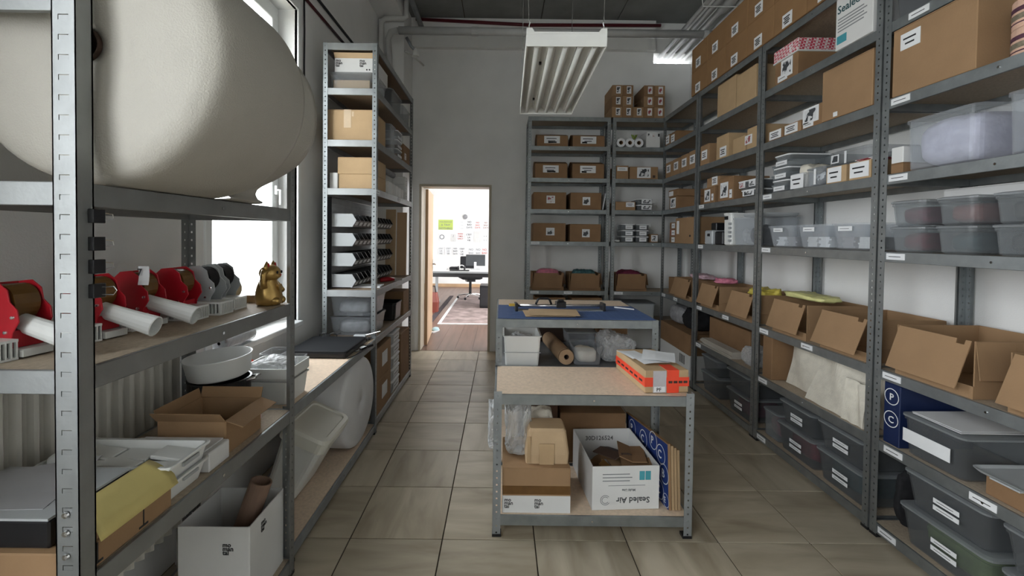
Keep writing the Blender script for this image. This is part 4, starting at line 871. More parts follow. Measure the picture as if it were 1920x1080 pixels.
MB().sheet(lambda u, v: (-.1125-.03*v, .235*u, .118+.036*v), 1, 1, .003).build('flap', CB, t); MB().sheet(lambda u, v: (.1125+.012*v, .235*u, .118+.038*v), 1, 1, .003).build('flap', CB, t)
t = thing('cooking_pot', 'black pot carrying the white bowl', 'pot', (-1.18, 1.868, Z2+.001)); MB().lathe([(.0, 0), (.106, 0), (.113, .01), (.115, .145), (.119, .150), (.111, .150), (.108, .012), (0, .008)], 32).build('body', BPLAS, t, smooth=False)
MB().tube([(.10, .055, .14), (.135, .06, .145), (.14, .01, .145), (.112, .0, .14)], .006).build('pot_handle', CHROME, t)
t = thing('mixing_bowl', 'white plastic bowl tilted slightly on the black pot', 'bowl', (-1.18, 1.868, Z2+.159)); t.rotation_euler = (.05, -.06, 0)
MB().lathe([(.0, 0), (.100, 0), (.114, .008), (.126, .082), (.129, .087), (.125, .088), (.109, .012), (0, .006)], 40).build('body', WPLAS, t, smooth=True)
carton('dark box filling the back of the shelf behind the pot', (-1.27, 1.93-.03, Z2+.001), 0, .10, .014, .22, BPLAS, flaps=False) if False else None
tag(MB().lathe([(.035, 0), (.045, .0), (.045, .012), (.04, .014)], 24, caps=True).build('round_plastic_cover', PINKL, None, (-1.02, 1.80, Z2+.001)), 'small round pale lid lying beside the black pot', 'lid')
# shelf near the floor
t = thing('open_carton', 'white open carton printed with black lettering on the bottom shelf', 'box', (-1.062, 1.64, Z1+.001), 0)
shell(.27, .262, .315, .004).build('body', WBOX, t)
text('mo\nman\ntai', .024, INK, t, (.035, -.001, .24), FRONT, spacing=.62, bold=.022); text('mo\nman\ntai', .024, INK, t, (.1355, .08, .27), (PI/2, 0, PI/2), spacing=.62, bold=.022); text('mo\nman\ntai', .024, INK, t, (-.05, -.001, .10), FRONT, spacing=.62, bold=.022)
t = thing('cardboard_tube', 'brown cardboard tube leaning inside the white open carton', 'tube', (-1.09, 1.76, Z1+.02)); t.rotation_euler = (-.12, .30, 0)
MB().lathe([(.036, 0), (.042, 0), (.042, .40), (.036, .40), (.036, 0)], 24).build('body', TUBE, t)
# ------------------------------------------------------------------ window bench (L2)
ZB = .707
t = basket('white lidded container with crumpled film, standing behind the far post', (-.95, 2.095, ZB+.001), L_, .21, .22, .105, WPLAS, False)
MB().loft([rrect(.20, .21, .012, .1055, 2, 0, .11), rrect(.222, .232, .014, .12, 2, 0, .11), rrect(.222, .232, .014, .165, 2, 0, .11), rrect(.212, .222, .014, .165, 2, 0, .11), rrect(.195, .205, .012, .11, 2, 0, .11)]).build('upper_tub', WPLAS, t)
MB().box(-.1075, -.1055, .06, .13, .135, .15).box(-.1075, -.1055, .15, .17, .132, .152).build('printed_label', INK, t)
lump('film_wad', 'crumpled white film heaped in the white container', 'film', (-.965, 2.095, ZB+.115), L_, .17, .18, .075, CLRW, 71, .1)
tote('clear upright tub standing against the wall behind the bench', (-1.15, 2.40, ZB+.001), L_, .16, .12, .14, CLR, None, taper=.05)
t = thing('metal_tray', 'shallow chrome tray holding a red tape roll by the window', 'tray', (-1.265, 2.08, ZB+.001), .0)
shell(.13, .2, .075, .004, .02).build('stand', WBOX, t); MB().loft([rrect(.15, .22, .02, .0755, 3, 0, .1), rrect(.17, .24, .02, .10, 3, 0, .1), rrect(.166, .236, .02, .10, 3, 0, .1), rrect(.145, .215, .02, .078, 3, 0, .1)]).build('pan', CHROME, t)
t = thing('tape_roll', 'red tape roll standing in the chrome tray by the window', 'tape', (-1.255, 2.19, ZB+.120), .9)
MB().lathe([(.025, -.02), (.037, -.02), (.037, .02), (.025, .02), (.025, -.02)], 22, axis='y').build('tape', REDT, t); MB().lathe([(.022, -.02), (.0248, -.02), (.0248, .02), (.022, .02), (.022, -.02)], 22, axis='y').build('core', CBD, t)
t = thing('bubble_wrap_roll', 'grey bubble wrap roll lying on the window sill', 'roll', (-1.44, 2.27, .871+.042))
MB().lathe([(.01, 0), (.042, .0), (.045, .01), (.040, .07), (.045, .14), (.041, .22), (.044, .27), (.01, .275)], 18, axis='y').build('wound_wrap', CLRW, t, smooth=True); MB().lathe([(.008, .001), (.034, .004), (.034, .27), (.008, .274)], 14, axis='y').build('core', GREYC, t)
t = thing('laptop_case', 'flat black case lying on the window bench', 'case', (-1.145, 2.76, ZB+.001))
MB().loft([rrect(.36, .40, .02, 0, 3, 0, .2), rrect(.38, .42, .02, .008, 3, 0, .2), rrect(.38, .42, .02, .03, 3, 0, .2)]).build('lower_shell', BPLAS, t)
MB().loft([rrect(.38, .42, .02, .0305, 3, 0, .2), rrect(.375, .415, .02, .044, 3, 0, .2), rrect(.36, .40, .02, .047, 3, 0, .2)]).build('upper_shell', mat('matt_black_plastic', (.016, .017, .019), .65, spec=.2), t)
t = thing('utility_knife', 'black handled knife lying over the bench edge beside the flat case', 'knife', (-.922, 2.97, ZB+.0025), 1.25)
MB().box(-.02, .11, -.012, .012, 0, .018).build('grip', BPLAS, t, bevel=.004); MB().box(-.075, -.02, -.008, .008, .006, .009).build('blade', CHROME, t); MB().box(-.01, .03, -.0125, .0125, .018, .0195).build('slide', WPLAS, t)
t = thing('cable', 'thin black cable looping beside the flat case', 'cable', (-.93, 2.95, ZB+.006))
MB().tube([(-.02, -.2, 0), (.0, -.16, 0), (.02, -.05, 0), (.035, .03, .004), (.02, .10, .004), (-.03, .14, 0), (-.05, .24, 0)], .003, 6).build('wire', BPLAS, t, smooth=True)
t = thing('reading_glasses', 'black framed glasses lying on white card behind the flat case', 'glasses', (-1.24, 3.20, ZB+.022), .0)
for sx in (-1, 1): MB().tube([(sx*.034+.028*math.cos(a), 0, .02+.02*math.sin(a)) for a in [2*PI*i/16 for i in range(17)]], .0035, 6).build('rim', BPLAS, t); MB().tube([(sx*.062, 0, .03), (sx*.064, .06, .028), (sx*.05, .11, .012)], .003, 6).build('temple', BPLAS, t)
MB().tube([(-.008, 0, .026), (0, 0, .03), (.008, 0, .026)], .003, 6).build('bridge', BPLAS, t)
tag(MB().box(-.08, .08, -.045, .045, 0, .018).build('card_stack', PAPER, None, (-1.24, 3.24, ZB+.001), (0, 0, .0)), 'small white card stack behind the flat black case', 'card')
t = thing('price_gun', 'black and grey labelling gadget with a metal rod at the bench end', 'gadget', (-1.03, 3.215, ZB+.001), .0)
MB().box(-.07, .07, -.022, .022, 0, .03).build('body', BPLAS, t, bevel=.006); MB().box(-.03, .06, -.022, .022, .03, .05).build('cover', GPLAS, t, bevel=.006); MB().tube([(.05, 0, .045), (.16, .0, .075)], .003, 6).build('rod', CHROME, t)
tag(MB().loft([rrect(.20, .05, .02, 0, 3), rrect(.22, .06, .02, .012, 3)]).build('black_tray', BPLAS, None, (-1.06, 3.276, ZB+.001)), 'shallow black tray in front of the clear stacked tubs', 'tray')
tote('stacked clear tub, tall one at the wall end of the bench', (-1.13, 2.56, ZB+.001), L_, .10, .14, .07, CLR, None, taper=.05)
# below the bench
t = thing('waste_bin', 'white plastic bin with lid under the window bench', 'bin', (-1.075, 2.36, Z1+.001), 0)
MB().loft([rrect(.15, .27, .03, 0, 4), rrect(.165, .29, .03, .01, 4), rrect(.235, .345, .04, .345, 4), rrect(.227, .337, .04, .345, 4), rrect(.155, .28, .03, .015, 4)]).build('body', WPLAS, t, smooth=False)
MB().loft([rrect(.255, .365, .045, .305, 4), rrect(.26, .37, .045, .362, 4), rrect(.245, .355, .045, .378, 4), rrect(.20, .31, .035, .380, 4), rrect(.19, .30, .03, .372, 4)]).build('lid', CREAMP, t)
t.location = (-1.155, 2.455, Z1+.036); t.rotation_euler = (0, .42, 0)
t = thing('foam_sheet_roll', 'large white foam sheet roll standing under the window bench', 'roll', (-1.135, 2.985, Z1+.001+.295), 0); t.rotation_euler = (0, 0, -.06)
MB().lathe([(.006, -.19), (.27, -.19), (.29, -.18), (.295, -.16), (.295, .17), (.288, .186), (.265, .196), (.12, .201), (.006, .203), (.006, -.19)], 56, axis='x').build('wound_foam', mat('white_foam', (.70, .70, .71), .6, 0, .04, 6, .15, 200), t, smooth=True)
MB().lathe([(.0, -.189), (.0055, -.189), (.0055, .2035), (.0, .2035)], 12, axis='x').build('core', WPLAS, t)

# ------------------------------------------------------------------ tall rack beside the doorway
T = [.073, .701, 1.065, 1.827, 2.187, 2.569, 2.901]
tote('clear tub with brown contents under the white lettered carton', (-1.15, 3.38, T[5]), 0, .335, .40, .135, CLR, None, taper=.06)
carton('tan carton inside the clear tub on the topmost filled shelf', (-1.15, 3.40, T[5]+.011), 0, .28, .34, .07, CBL)
t = thing('open_carton', 'white open carton with black lettering on the topmost filled shelf', 'box', (-1.125, 3.40, T[5]+.14), 0)
shell(.31, .36, .105, .004).build('body', WBOX, t); MB().sheet(lambda u, v: ((u-.5)*.31, .002-.02*v, .105+.035*v), 1, 1, .003).build('flap', CBL, t)
for x in (-.145, .035): text('mo\nman\ntai', .03, INK, t, (x, -.001, .078), FRONT, spacing=.62, bold=.022)
for x in (.09, .11): MB().lathe([(0, -.001), (.006, -.001), (.006, .001)], 12, (x, 0, .02), 'y').build('printed_dot', INK, t)
t = carton('brown carton closed with pale tape on the tall rack', (-1.155, 3.38, T[4]), 0, .345, .37, .235, CBT)
MB().box(-.045, .01, -.001, 0, .10, .236).box(.015, .03, -.001, 0, .185, .222).build('tape_strip', mat('pale_tape', (.55, .42, .28), .3), t)
carton('lower of two flat tan cartons on the tall rack', (-1.105, 3.38, T[3]), 0, .26, .36, .112, CBT); carton('upper of two flat tan cartons on the tall rack', (-1.11, 3.38, T[3]+.113), 0, .27, .36, .125, CBT)
carton('narrow pale grey carton beside the flat tan cartons', (-1.275, 3.38, T[3]), 0, .06, .3, .12, WBOX)
for k in range(2): tote('large clear tub stacked at the end of the tall rack, %s' % ['lower', 'upper'][k], (-1.14, 3.38, T[1]+k*.152), 0, .34, .40, .15, CLR, None, taper=.12, group='large clear tubs at the end of the tall rack')
for k in range(2): lump('folded_film', 'folded grey film filling the clear tub, %s' % ['lower', 'upper'][k], 'film', (-1.14, 3.42, T[1]+.012+k*.152), 0, .26, .30, .10, GREYC, 80+k, .06, 'folded film in the clear tubs')
# parts bins on a louvred panel
t = thing('parts_bin_rack', 'grey louvred panel carrying the rows of parts bins', 'panel', (-1.325, 3.40, T[2]), 0)
MB().box(0, .008, 0, 1.17, 0, .70).build('sheet', GALVD, t); MB().box(-.0, .03, -.004, 0, 0, .70).build('side_upright', BPLAS, t)
b = MB()
for k in range(22): b.box(.008, .014, .02, 1.15, .03+k*.03, .036+k*.03)
b.build('louvre_strips', GALVD, t); t.children[-1]['kind'] = 'stuff'
bin0 = None
rows = ['lowest row', 'second row up', 'third row up', 'top row']
ordn = ['first', 'second', 'third', 'fourth', 'fifth', 'sixth', 'seventh', 'eighth', 'ninth', 'tenth', 'eleventh']
for r, zz in enumerate((.012, .174, .327, .475)):
    for k in range(11):
        loc = (-1.305, 3.405+.105*k, T[2]+zz); lab = 'small dark parts bin with pale side, %s, %s from the aisle end' % (rows[r], ordn[k])
        if bin0 is None:
            bin0 = thing('parts_bin', lab, 'bin', loc, 0, 'small parts bins on the louvred panel')
            side = [(0, 0), (.165, 0), (.195, .05), (.165, .10), (0, .10)]
            for y in (0, .0965): MB().prism(side, y, y+.0025, 'y').build('side', GPLAS if y == 0 else BPLAS, bin0)
            MB().box(0, .165, .0025, .0965, 0, .003).box(0, .003, .0025, .0965, .003, .10).loft([[(.163, y, 0), (.166, y, 0), (.196, y, .05), (.193, y, .05)] for y in (.0025, .0965)]).build('tub', BPLAS, bin0)
            MB().loft([[(.174, y, .012), (.1755, y, .0115), (.1905, y, .038), (.189, y, .0385)] for y in (.02, .078)]).build('label', PAPER, bin0)
            MB().box(.01, .15, .006, .092, .0035, .04).build('contents', DARKB, bin0)
        else: dup(bin0, loc, None, lab)
tag(MB().box(-.11, .11, 0, .2, 0.0005, .010).build('pale_folder', PAPER, None, (-1.06, 3.48, T[2]), (0, 0, .1)), 'pale folder pack lying below the parts bins', 'folder')
t = thing('red_hand_tool', 'red and chrome hand tool lying below the parts bins', 'tool', (-1.0, 3.95, T[2]), .8)
MB().tube([(-.08, 0, .02), (0, 0, .025), (.06, 0, .02)], [.018, .022, .014], 10).build('grip', RED, t, smooth=True); MB().box(.05, .13, -.02, .02, .008, .03).build('head', CHROME, t)
for k in range(2):
    tag(MB().box(0, .10, 0, .018, 0, .68-.03*k).build('wooden_board', [CBL, WOOD][k], None, (-1.20+.115*k, 4.60, 1.066), (-.04, 0, 0)), ['wider pale board standing on end past the parts bins', 'brownish board standing on end past the parts bins'][k], 'board')
# aisle side goods of the tall rack (they face the aisle)
def l3(y0, y1, z, xf=-.95): return (xf, (y0+y1)/2, z)
tote('long frosted tub with grey packets on the topmost filled shelf', l3(3.82, 4.22, T[5]), L_, .39, .34, .17, CLRG, CLRL, taper=.06); tote('frosted tub beside the end upright on the topmost filled shelf', l3(4.25, 4.60, T[5]), L_, .34, .34, .15, CLRG, None, taper=.06)
for k in range(3): tote('clear drawer box with bright front edge, %s of three' % ['lowest', 'middle', 'topmost'][k], l3(4.02, 4.24, T[4]+k*.082), L_, .21, .32, .08, CLR, PAPER, [(0, .02, .15, .02, {'lines': 1})], taper=.03, group='clear drawer boxes stacked on the tall rack')
tote('tall clear box next to the clear drawer boxes', l3(3.78, 3.99, T[4]), L_, .2, .32, .24, CLR, CLRL, taper=.03)
carton('brown carton with torn face next to the clear drawer boxes', l3(4.28, 4.58, T[4]), L_, .29, .32, .17, CBD, [(-.06, .06, .07, .06, {'pic': PHOTOR})])
for k in range(5): carton('small white carton, %s of the row on the tall rack' % ['first', 'second', 'third', 'fourth', 'fifth'][k], l3(3.42+.085+.113*k+.25, 3.42+.19+.113*k+.25, T[3]), L_, .103, .18, .105-.004*k, WBOX, group='row of small white cartons on the tall rack', flaps=False)
carton('dark brown carton behind the row of small white cartons', l3(3.95, 4.25, T[3], -1.16), L_, .3, .16, .21, CBD)
for k in range(3): carton('white bottle carton, %s of the stack at the rack end' % ['lowest', 'middle', 'topmost'][k], l3(4.36, 4.48, T[3]+.075*k), L_, .12, .12, .074, WBOX, [(0, .036, .08, .03, {'lines': 1})], group='white bottle cartons at the rack end')
t = thing('paper_roll', 'long grey paper roll lying above the dark brown carton', 'roll', (-1.06, 3.76, T[3]+.262-.03), 0); MB().lathe([(.012, 0), (.028, 0), (.028, .57), (.012, .57), (.012, 0)], 16, axis='y').build('wrap', GREYC, t)
carton('flat grey carton under the long paper roll', (-1.07, 4.02, T[3]+.0), 0, .01, .01, .2, CBD) if False else None
t = tote('black open tub with papers on the tall rack', l3(4.02, 4.30, T[1]), L_, .27, .32, .16, BPLAS, None, taper=.08); carton('brown carton behind the black open tub', l3(4.33, 4.60, T[1]), L_, .25, .32, .23, CBD)
for k in range(2): carton('brown carton with white label low on the tall rack, %s' % ['lower', 'upper'][k], l3(3.40, 3.86, T[0]+k*.262), L_, .45, .36, .26, CB, [(.02, .14, .16, .11, {'lines': 0})], group='brown cartons low on the tall rack')
for k in range(5): tote('pale drawer with bright edge, %s in the low stack' % ['lowest', 'second', 'middle', 'fourth', 'topmost'][k], l3(3.90, 4.20, T[0]+k*.108), L_, .29, .34, .106, GPLAS, PAPER, [(0, .05, .2, .05, {'lines': 1})], taper=.02, group='pale drawers stacked low on the tall rack')
carton('large brown carton at the low end of the tall rack', l3(4.23, 4.62, T[0]), L_, .38, .36, .46, CBD)

# ------------------------------------------------------------------ front workbench
t = thing('parcel', 'brown parcel wrapped with bright red printed tape on the front bench', 'parcel', (.838, 2.215, .708), .085)
w_, d_, h_ = .228, .42, .113
MB().box(-w_/2, w_/2, 0, d_, 0, h_).build('body', CBT, t, bevel=.004)
MB().box(-w_/2-.0012, w_/2+.0012, -.0012, d_+.0012, .032, .078).build('red_tape_band', REDT, t); MB().box(.0, .062, -.0018, .10, 0, h_+.0012).build('red_tape_band', REDT, t)
MB().box(-.072, -.004, -.0022, 0, .002, h_-.002).build('silver_label', mat('silver_label', (.52, .50, .52), .5, .2), t)
MB().box(-.068, -.01, -.0028, -.0022, .005, .032).build('white_label', PAPER, t); text('PF', .026, INK, t, (-.055, -.0029, .009), FRONT)
for k in range(6): MB().box(-w_/2-.002, -w_/2-.0011, .03+k*.064, .07+k*.064, .048, .058).build('tape_print', INK, t)
for k in range(4): MB().box(.008+k*.026, .028+k*.026, -.0026, -.0011, .048, .060).build('tape_print', DARKB, t)
for k, (x, y, r, ww, dd) in enumerate(((.755, 2.50, .3, .12, .17), (.80, 2.40, .2, .15, .2), (.87, 2.43, -.35, .17, .22))):
    tag(MB().sheet(lambda u, v: ((u-.5)*ww, (v-.5)*dd, .004*math.sin(3*u+2*v)+.001), 5, 5, .0008).build('paper_sheet', PAPER, None, (x, y, .825+.0055*k), (0, 0, r)), 'white printed paper lying on the red taped parcel, %s' % ['undermost', 'middle', 'uppermost'][k], 'paper', 'papers on the red taped parcel')
t = carton('brown carton with white lettered band on the bench bottom shelf', (.19, 2.19, .107), 0, .338, .34, .225, CB, flaps=True)
MB().box(-.1696, .1696, -.0012, .05, -.0005, .085).build('white_band', WBOX, t)
for x in (-.16, -.01): text('mo\nman\ntai', .026, INK, t, (x, -.0016, .056), FRONT, spacing=.62, bold=.022)
MB().box(-.1695, .1695, -.0008, 0, .092, .135).build('tape_strip', BRTAPE, t)
t = thing('crumpled_box', 'bulging tan taped package standing on the lettered carton', 'package', (.245, 2.22, .333), 0)
MB().loft([rrect(.215, .16, .012, 0, 3, 0, .09), rrect(.225, .17, .02, .05, 3, 0, .09), rrect(.195, .15, .02, .16, 3, 0, .09), rrect(.175, .13, .015, .175, 3, 0, .09)]).build('body', CBL, t, smooth=False)
MB().box(-.04, .035, .0015, .004, .0, .105).box(-.102, -.085, .003, .006, .01, .14).build('tape_strip', CBT, t)
lump('bubble_wrap_bag', 'large crumpled bundle of clear bubble wrap beside the tan package', 'wrap', (.098, 2.26, .333), 0, .14, .20, .335, CLRW, 90, .22)
lump('bubble_wrap_scrap', 'scrap of bubble wrap poking out past the bench leg', 'wrap', (-.035, 2.33, .334), 0, .05, .2, .24, CLRW, 91, .2)
lump('foam_scrap', 'small white foam scrap lying behind the tan package', 'foam', (.22, 2.42, .333), 0, .16, .10, .20, CREAM, 92, .06)
t = thing('open_carton', 'white open carton with upside-down lettering on the bench bottom shelf', 'box', (.645, 2.225, .107), .06)
cw, cdp, ch = .345, .44, .222
MB().loft([[(sx*(cw/2), y, z) for sx, y in ((-1, 0), (1, 0), (1, cdp), (-1, cdp))] for z in (0, ch)]+[[(sx*(cw/2-.004), y, z) for sx, y in ((-1, .004), (1, .004), (1, cdp-.004), (-1, cdp-.004))] for z in (ch, .004)]).build('body', WBOX, t)
UP = (PI/2, PI, 0)
text('Sealed Air', .042, mat('dark_grey_ink', (.06, .065, .07), .6), t, (.125, -.001, .062), UP)
text('Multi Lite', .018, INKG, t, (.05, -.001, .105), UP)
for k in range(3): MB().box(-.12, .02+.012*(k % 2), -.0012, 0, .145+k*.017, .149+k*.017).build('printed_line', INKG, t)
MB().box(-.09, .1, -.0012, 0, .122, .124).build('printed_line', INKG, t)
MB().box(.07, .097, -.0013, 0, .15, .195).box(.101, .128, -.0013, 0, .15, .195).build('printed_logo', TEAL, t)
for r in (.026, .018): b = MB(); b.add([(-.105+q*math.cos(a), -.0013, .05+q*math.sin(a)) for q in (r-.003, r) for a in [.7+5*i/20 for i in range(21)]], [(i, i+1, 22+i, 21+i) for i in range(20)]); b.build('printed_swirl', INKG, t)
text('30D126524', .036, mat('stencil_ink', (.13, .13, .13), .7), t, (-.10, cdp-.0055, .155), FRONT)
for k, (x, y, ww, dd, z, r, mm) in enumerate(((.62, 2.42, .12, .18, .20, .5, DARKB), (.72, 2.40, .14, .2, .19, -.2, CBD), (.66, 2.36, .2, .10, .14, .1, CB), (.73, 2.33, .16, .09, .16, -.1, CBD), (.60, 2.33, .09, .12, .15, .9, BRTAPE))):
    o = MB().sheet(lambda u, v: ((u-.5)*ww, (v-.5)*dd, .03*abs(u-.5)*((k % 2)*2-1)+.02*v), 4, 4, .005).build('cardboard_scrap', mm, None, (x, y, .107+z), (.15*(k-2), .12*(k % 3), r)); tag(o, ['dark brown torn scrap', 'brown folded scrap', 'tan flat scrap', 'brown angled flap scrap', 'glossy brown scrap'][k]+' lying in the white open carton', 'scrap', 'cardboard scraps in the white carton')
lump('scrap_filling', 'brown packing paper filling the white open carton', 'paper', (.66, 2.27, .113), .06, .27, .33, .12, CBD, 95, .05)
carton('brown carton standing behind the white open carton', (.575, 2.70, .107), 0, .40, .30, .30, CBD); carton('dark brown carton behind the tan package', (.24, 2.72, .107), 0, .24, .26, .34, mat('chocolate_box', (.10, .05, .03), .5))
for k in range(4):
    t = thing('cardboard_sheet', 'brown cardboard sheet leaning at the bench leg, %s' % ['printed navy with white letter rings', 'second of the leaning stack', 'third of the leaning stack', 'outermost of the leaning stack'][k], 'panel', (.868+k*.0155, 2.215, .110), 0, 'cardboard panels leaning at the bench leg')
    t.rotation_euler = (0, .12, PI/2+.11)
    t.rotation_mode = 'ZYX'; t.rotation_euler = (-.10, 0, PI/2+.10)
    MB().box(0, .56, -.006, .006, 0, .325-.01*k).build('board', CBT if k else CB, t)
    if k == 0:
        MB().box(.004, .556, .0062, .0075, .0, .32).build('printed_face', BLUEP, t)
        for (x, z, r_, c_) in ((.08, .245, .05, 'C'), (.17, .285, .048, 'P'), (.045, .16, .05, 'B'), (.10, .06, .05, 'C'), (.03, -.0+.035, .034, 'E'), (.30, .25, .05, 'C'), (.37, .17, .05, 'm'), (.46, .26, .05, 'P'), (.20, .14, .045, 'm')):
            b = MB(); n = 26; b.add([(x+q*math.cos(2*PI*i/n), .0078, z+q*math.sin(2*PI*i/n)) for q in (r_*.91, r_) for i in range(n)], [(i, n+i, n+(i+1) % n, (i+1) % n) for i in range(n)]); b.build('printed_ring', PAPER, t)
            text(c_, r_*1.2, PAPER, t, (x+.012, .0078, z-r_*.42), (PI/2, 0, PI), align='CENTER')
# ------------------------------------------------------------------ rear workbench
ZT = .985
t = thing('cutting_mat', 'blue cutting mat covering the front of the rear bench', 'mat', (.462, 2.945, ZT), 0)
MB().box(-.478, .478, -.262, .262, 0, .003).build('sheet', BLUEM, t)
b = MB()
for k in range(23): b.box(-.46+k*.042-.0006, -.46+k*.042+.0006, -.25, .25, .003, .0033)
for k in range(12): b.box(-.47, .47, -.25+k*.045-.0006, -.25+k*.045+.0006, .003, .0033)
stuff(b.build('grid_lines', mat('mat_grid', (.10, .17, .32), .5), t))
t = thing('tile_cutter', 'long rail cutter with black handle lying on the blue mat', 'cutter', (.40, 2.985, ZT+.0035), .07)
MB().box(-.30, .30, -.035, .035, 0, .006).build('base_plate', GALVD, t); 
for y in (-.014, .014): MB().tube([(-.30, y, .034), (.30, y, .034)], .0065, 10).build('rail', CHROME, t, smooth=True)
for x in (-.30, .29): MB().box(x-.008, x+.012, -.04, .04, .0, .052).build('end_clamp', BPLAS, t, bevel=.003)
MB().box(-.03, .035, -.03, .03, .022, .062).box(-.018, .022, -.02, .02, .062, .074).build('cutting_head', BPLAS, t, bevel=.003)
MB().tube([(-.165, .0, .042), (-.15, .0, .075), (-.135, 0, .082), (-.085, 0, .082), (-.072, 0, .072), (-.06, 0, .042)], .0075, 8).build('handle', BPLAS, t, smooth=True)
MB().box(-.345, -.30, -.012, .012, .03, .046).build('yellow_tip', mat('yellow_plastic', (.65, .42, .06), .4), t)
for k in range(2): tag(MB().sheet(lambda u, v: ((u-.5)*.31, (v-.5)*.19, .006*v), 2, 2, .003).build('cardboard_sheet', CBL, None, (.305+.03*k, 2.83-.02*k, ZT+.008+.011*k), (0, 0, .06-.09*k)), 'pale brown cardboard sheet on the blue mat, %s' % ['lower one', 'upper one'][k], 'cardboard', 'cardboard sheets on the blue mat')
tag(MB().tube([(0, 0, .005), (.14, -.02, .005)], .004, 8).build('pen', PAPER, None, (.80, 3.12, ZT+.0035), (0, 0, -.5)), 'white pen lying at the edge of the blue mat', 'pen')
ZS = .6915
t = basket('white plastic basket with clear film on the rear bench shelf', (.135, 2.70, ZS), 0, .225, .26, .185, WPLAS, False); MB().box(-.112, .112, -.003, .001, .082, .086).build('seam', GPLAS, t)
lump('clear_film_wad', 'clear film wad filling the white basket', 'film', (.135, 2.72, ZS+.01), 0, .18, .2, .165, CLRW, 97, .06)
t = thing('kraft_paper_roll', 'brown kraft paper roll lying end-on on the rear bench shelf', 'roll', (.408, 2.72, ZS+.0535), .11)
MB().lathe([(.016, 0), (.047, 0), (.047, .50), (.016, .50), (.016, 0)], 24, axis='y').build('wound_paper', KRAFT, t); MB().sheet(lambda u, v: ((.049+.006*u)*math.cos(3.9-2.4*u)-.004*u, .002+.48*v, (.049+.004*u)*math.sin(3.9-2.4*u)), 12, 2, .002).build('loose_end', KRAFT, t)
MB().lathe([(.014, .001), (.0158, .001), (.0158, .49), (.014, .49), (.014, .001)], 14, axis='y').build('core', DARKB, t)
tote('clear tub holding pale sachets on the rear bench shelf', (.54, 2.71, ZS), 0, .18, .22, .115, CLR, None, taper=.1); lump('pale_sachets', 'pale sachets in the clear tub on the rear bench shelf', 'sachets', (.54, 2.725, ZS+.011), 0, .13, .17, .085, CREAM, 98, .06)
tote('clear tub with lid standing behind the sachet tub', (.545, 2.96, ZS), 0, .20, .24, .16, CLR, CLRL, taper=.08)
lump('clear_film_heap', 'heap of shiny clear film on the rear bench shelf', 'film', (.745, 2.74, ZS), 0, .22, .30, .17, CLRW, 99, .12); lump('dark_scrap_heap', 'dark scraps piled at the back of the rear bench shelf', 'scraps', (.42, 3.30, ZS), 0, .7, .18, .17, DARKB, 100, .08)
tag(MB().lathe([(.012, 0), (.02, 0), (.02, .02), (.012, .02), (.012, 0)], 14).build('tape_reel', YELP, None, (.12, 2.99, ZS+.19-.0), (PI/2, 0, 0)), 'tiny yellow tape reel above the white basket', 'tape') if False else None
carton('brown carton at the back of the rear bench shelf', (.80, 3.10, ZS), 0, .18, .28, .20, CBD)

# ------------------------------------------------------------------ office seen through the door
t = thing('office_desk', 'white office desk with dark edge beyond the doorway', 'desk', (-.3, 9.1, .0135), 0)
MB().box(-1.15, 1.4, 0, .85, .715, .74).build('desktop', WBOX, t); MB().box(-1.15, 1.4, -.006, 0, .70, .735).build('edge_band', INKG, t); MB().box(-1.1, 1.35, .02, .06, .62, .70).build('beam', BPLAS, t)
for x in (-1.1, 1.3):
    MB().box(x, x+.05, .05, .8, 0, .04).box(x, x+.05, .38, .46, .04, .70).build('leg', GPLAS, t)
t = thing('computer_monitor', 'dark computer monitor standing on the white desk', 'monitor', (-.56, 9.72, .755), 0)
MB().box(-.21, .21, -.012, .012, .075, .32).build('screen', mat('screen_dark', (.05, .055, .06), .3), t, bevel=.004); MB().box(-.03, .02, -.05, -.014, .0, .16).build('stand', WPLAS, t); MB().box(-.1, .1, -.1, .06, 0, .012).build('foot', GPLAS, t)
t = thing('office_chair', 'black swivel chair with arms of a five-star base behind the desk', 'chair', (-.72, 10.45, .012), .3)
MB().loft([rrect(.42, .42, .06, .46, 3), rrect(.5, .5, .08, .48, 3), rrect(.5, .5, .08, .53, 3), rrect(.44, .44, .07, .55, 3)]).build('seat', BFAB, t); MB().box(-.19, .19, .24, .29, .66, .98).build('backrest', BFAB, t, bevel=.02); MB().box(-.03, .03, .22, .30, .5, .7).build('back_bar', BPLAS, t)
MB().tube([(0, 0, .09), (0, 0, .46)], [.035, .03], 12).box(-.1, .1, -.1, .1, .40, .46).build('column', BPLAS, t)
for k in range(5):
    a = 2*PI*k/5+.3; l = MB().tube([(0, 0, .10), (.16*math.cos(a), .16*math.sin(a), .095), (.29*math.cos(a), .29*math.sin(a), .07)], [.022, .018, .014], 8).build('base_arm', CHROME, t); MB().lathe([(0, -.018), (.027, -.018), (.027, .018), (0, .018)], 14, (.29*math.cos(a), .29*math.sin(a), .027), 'y').build('caster', BPLAS, l)
t = thing('computer_tower', 'black computer case standing on the rug by the desk', 'computer', (-.33, 9.05, .013)); MB().box(-.10, .10, 0, .45, 0, .46).build('case', BPLAS, t, bevel=.008); MB().box(-.08, .08, -.006, 0, .05, .42).build('front_panel', mat('computer_front', (.03, .03, .033), .3), t)
t = thing('handbag', 'reddish brown bag standing on the office floor by the door leaf', 'bag', (-1.34, 8.62, .001)); MB().loft([rrect(.26, .2, .04, 0, 3), rrect(.28, .22, .04, .2, 3), rrect(.22, .12, .03, .38, 3)]).build('body', mat('red_leather', (.20, .045, .03), .45), t); MB().tube([(-.08, 0, .37), (-.06, 0, .5), (.06, 0, .5), (.08, 0, .37)], .012).build('strap', BPLAS, t)
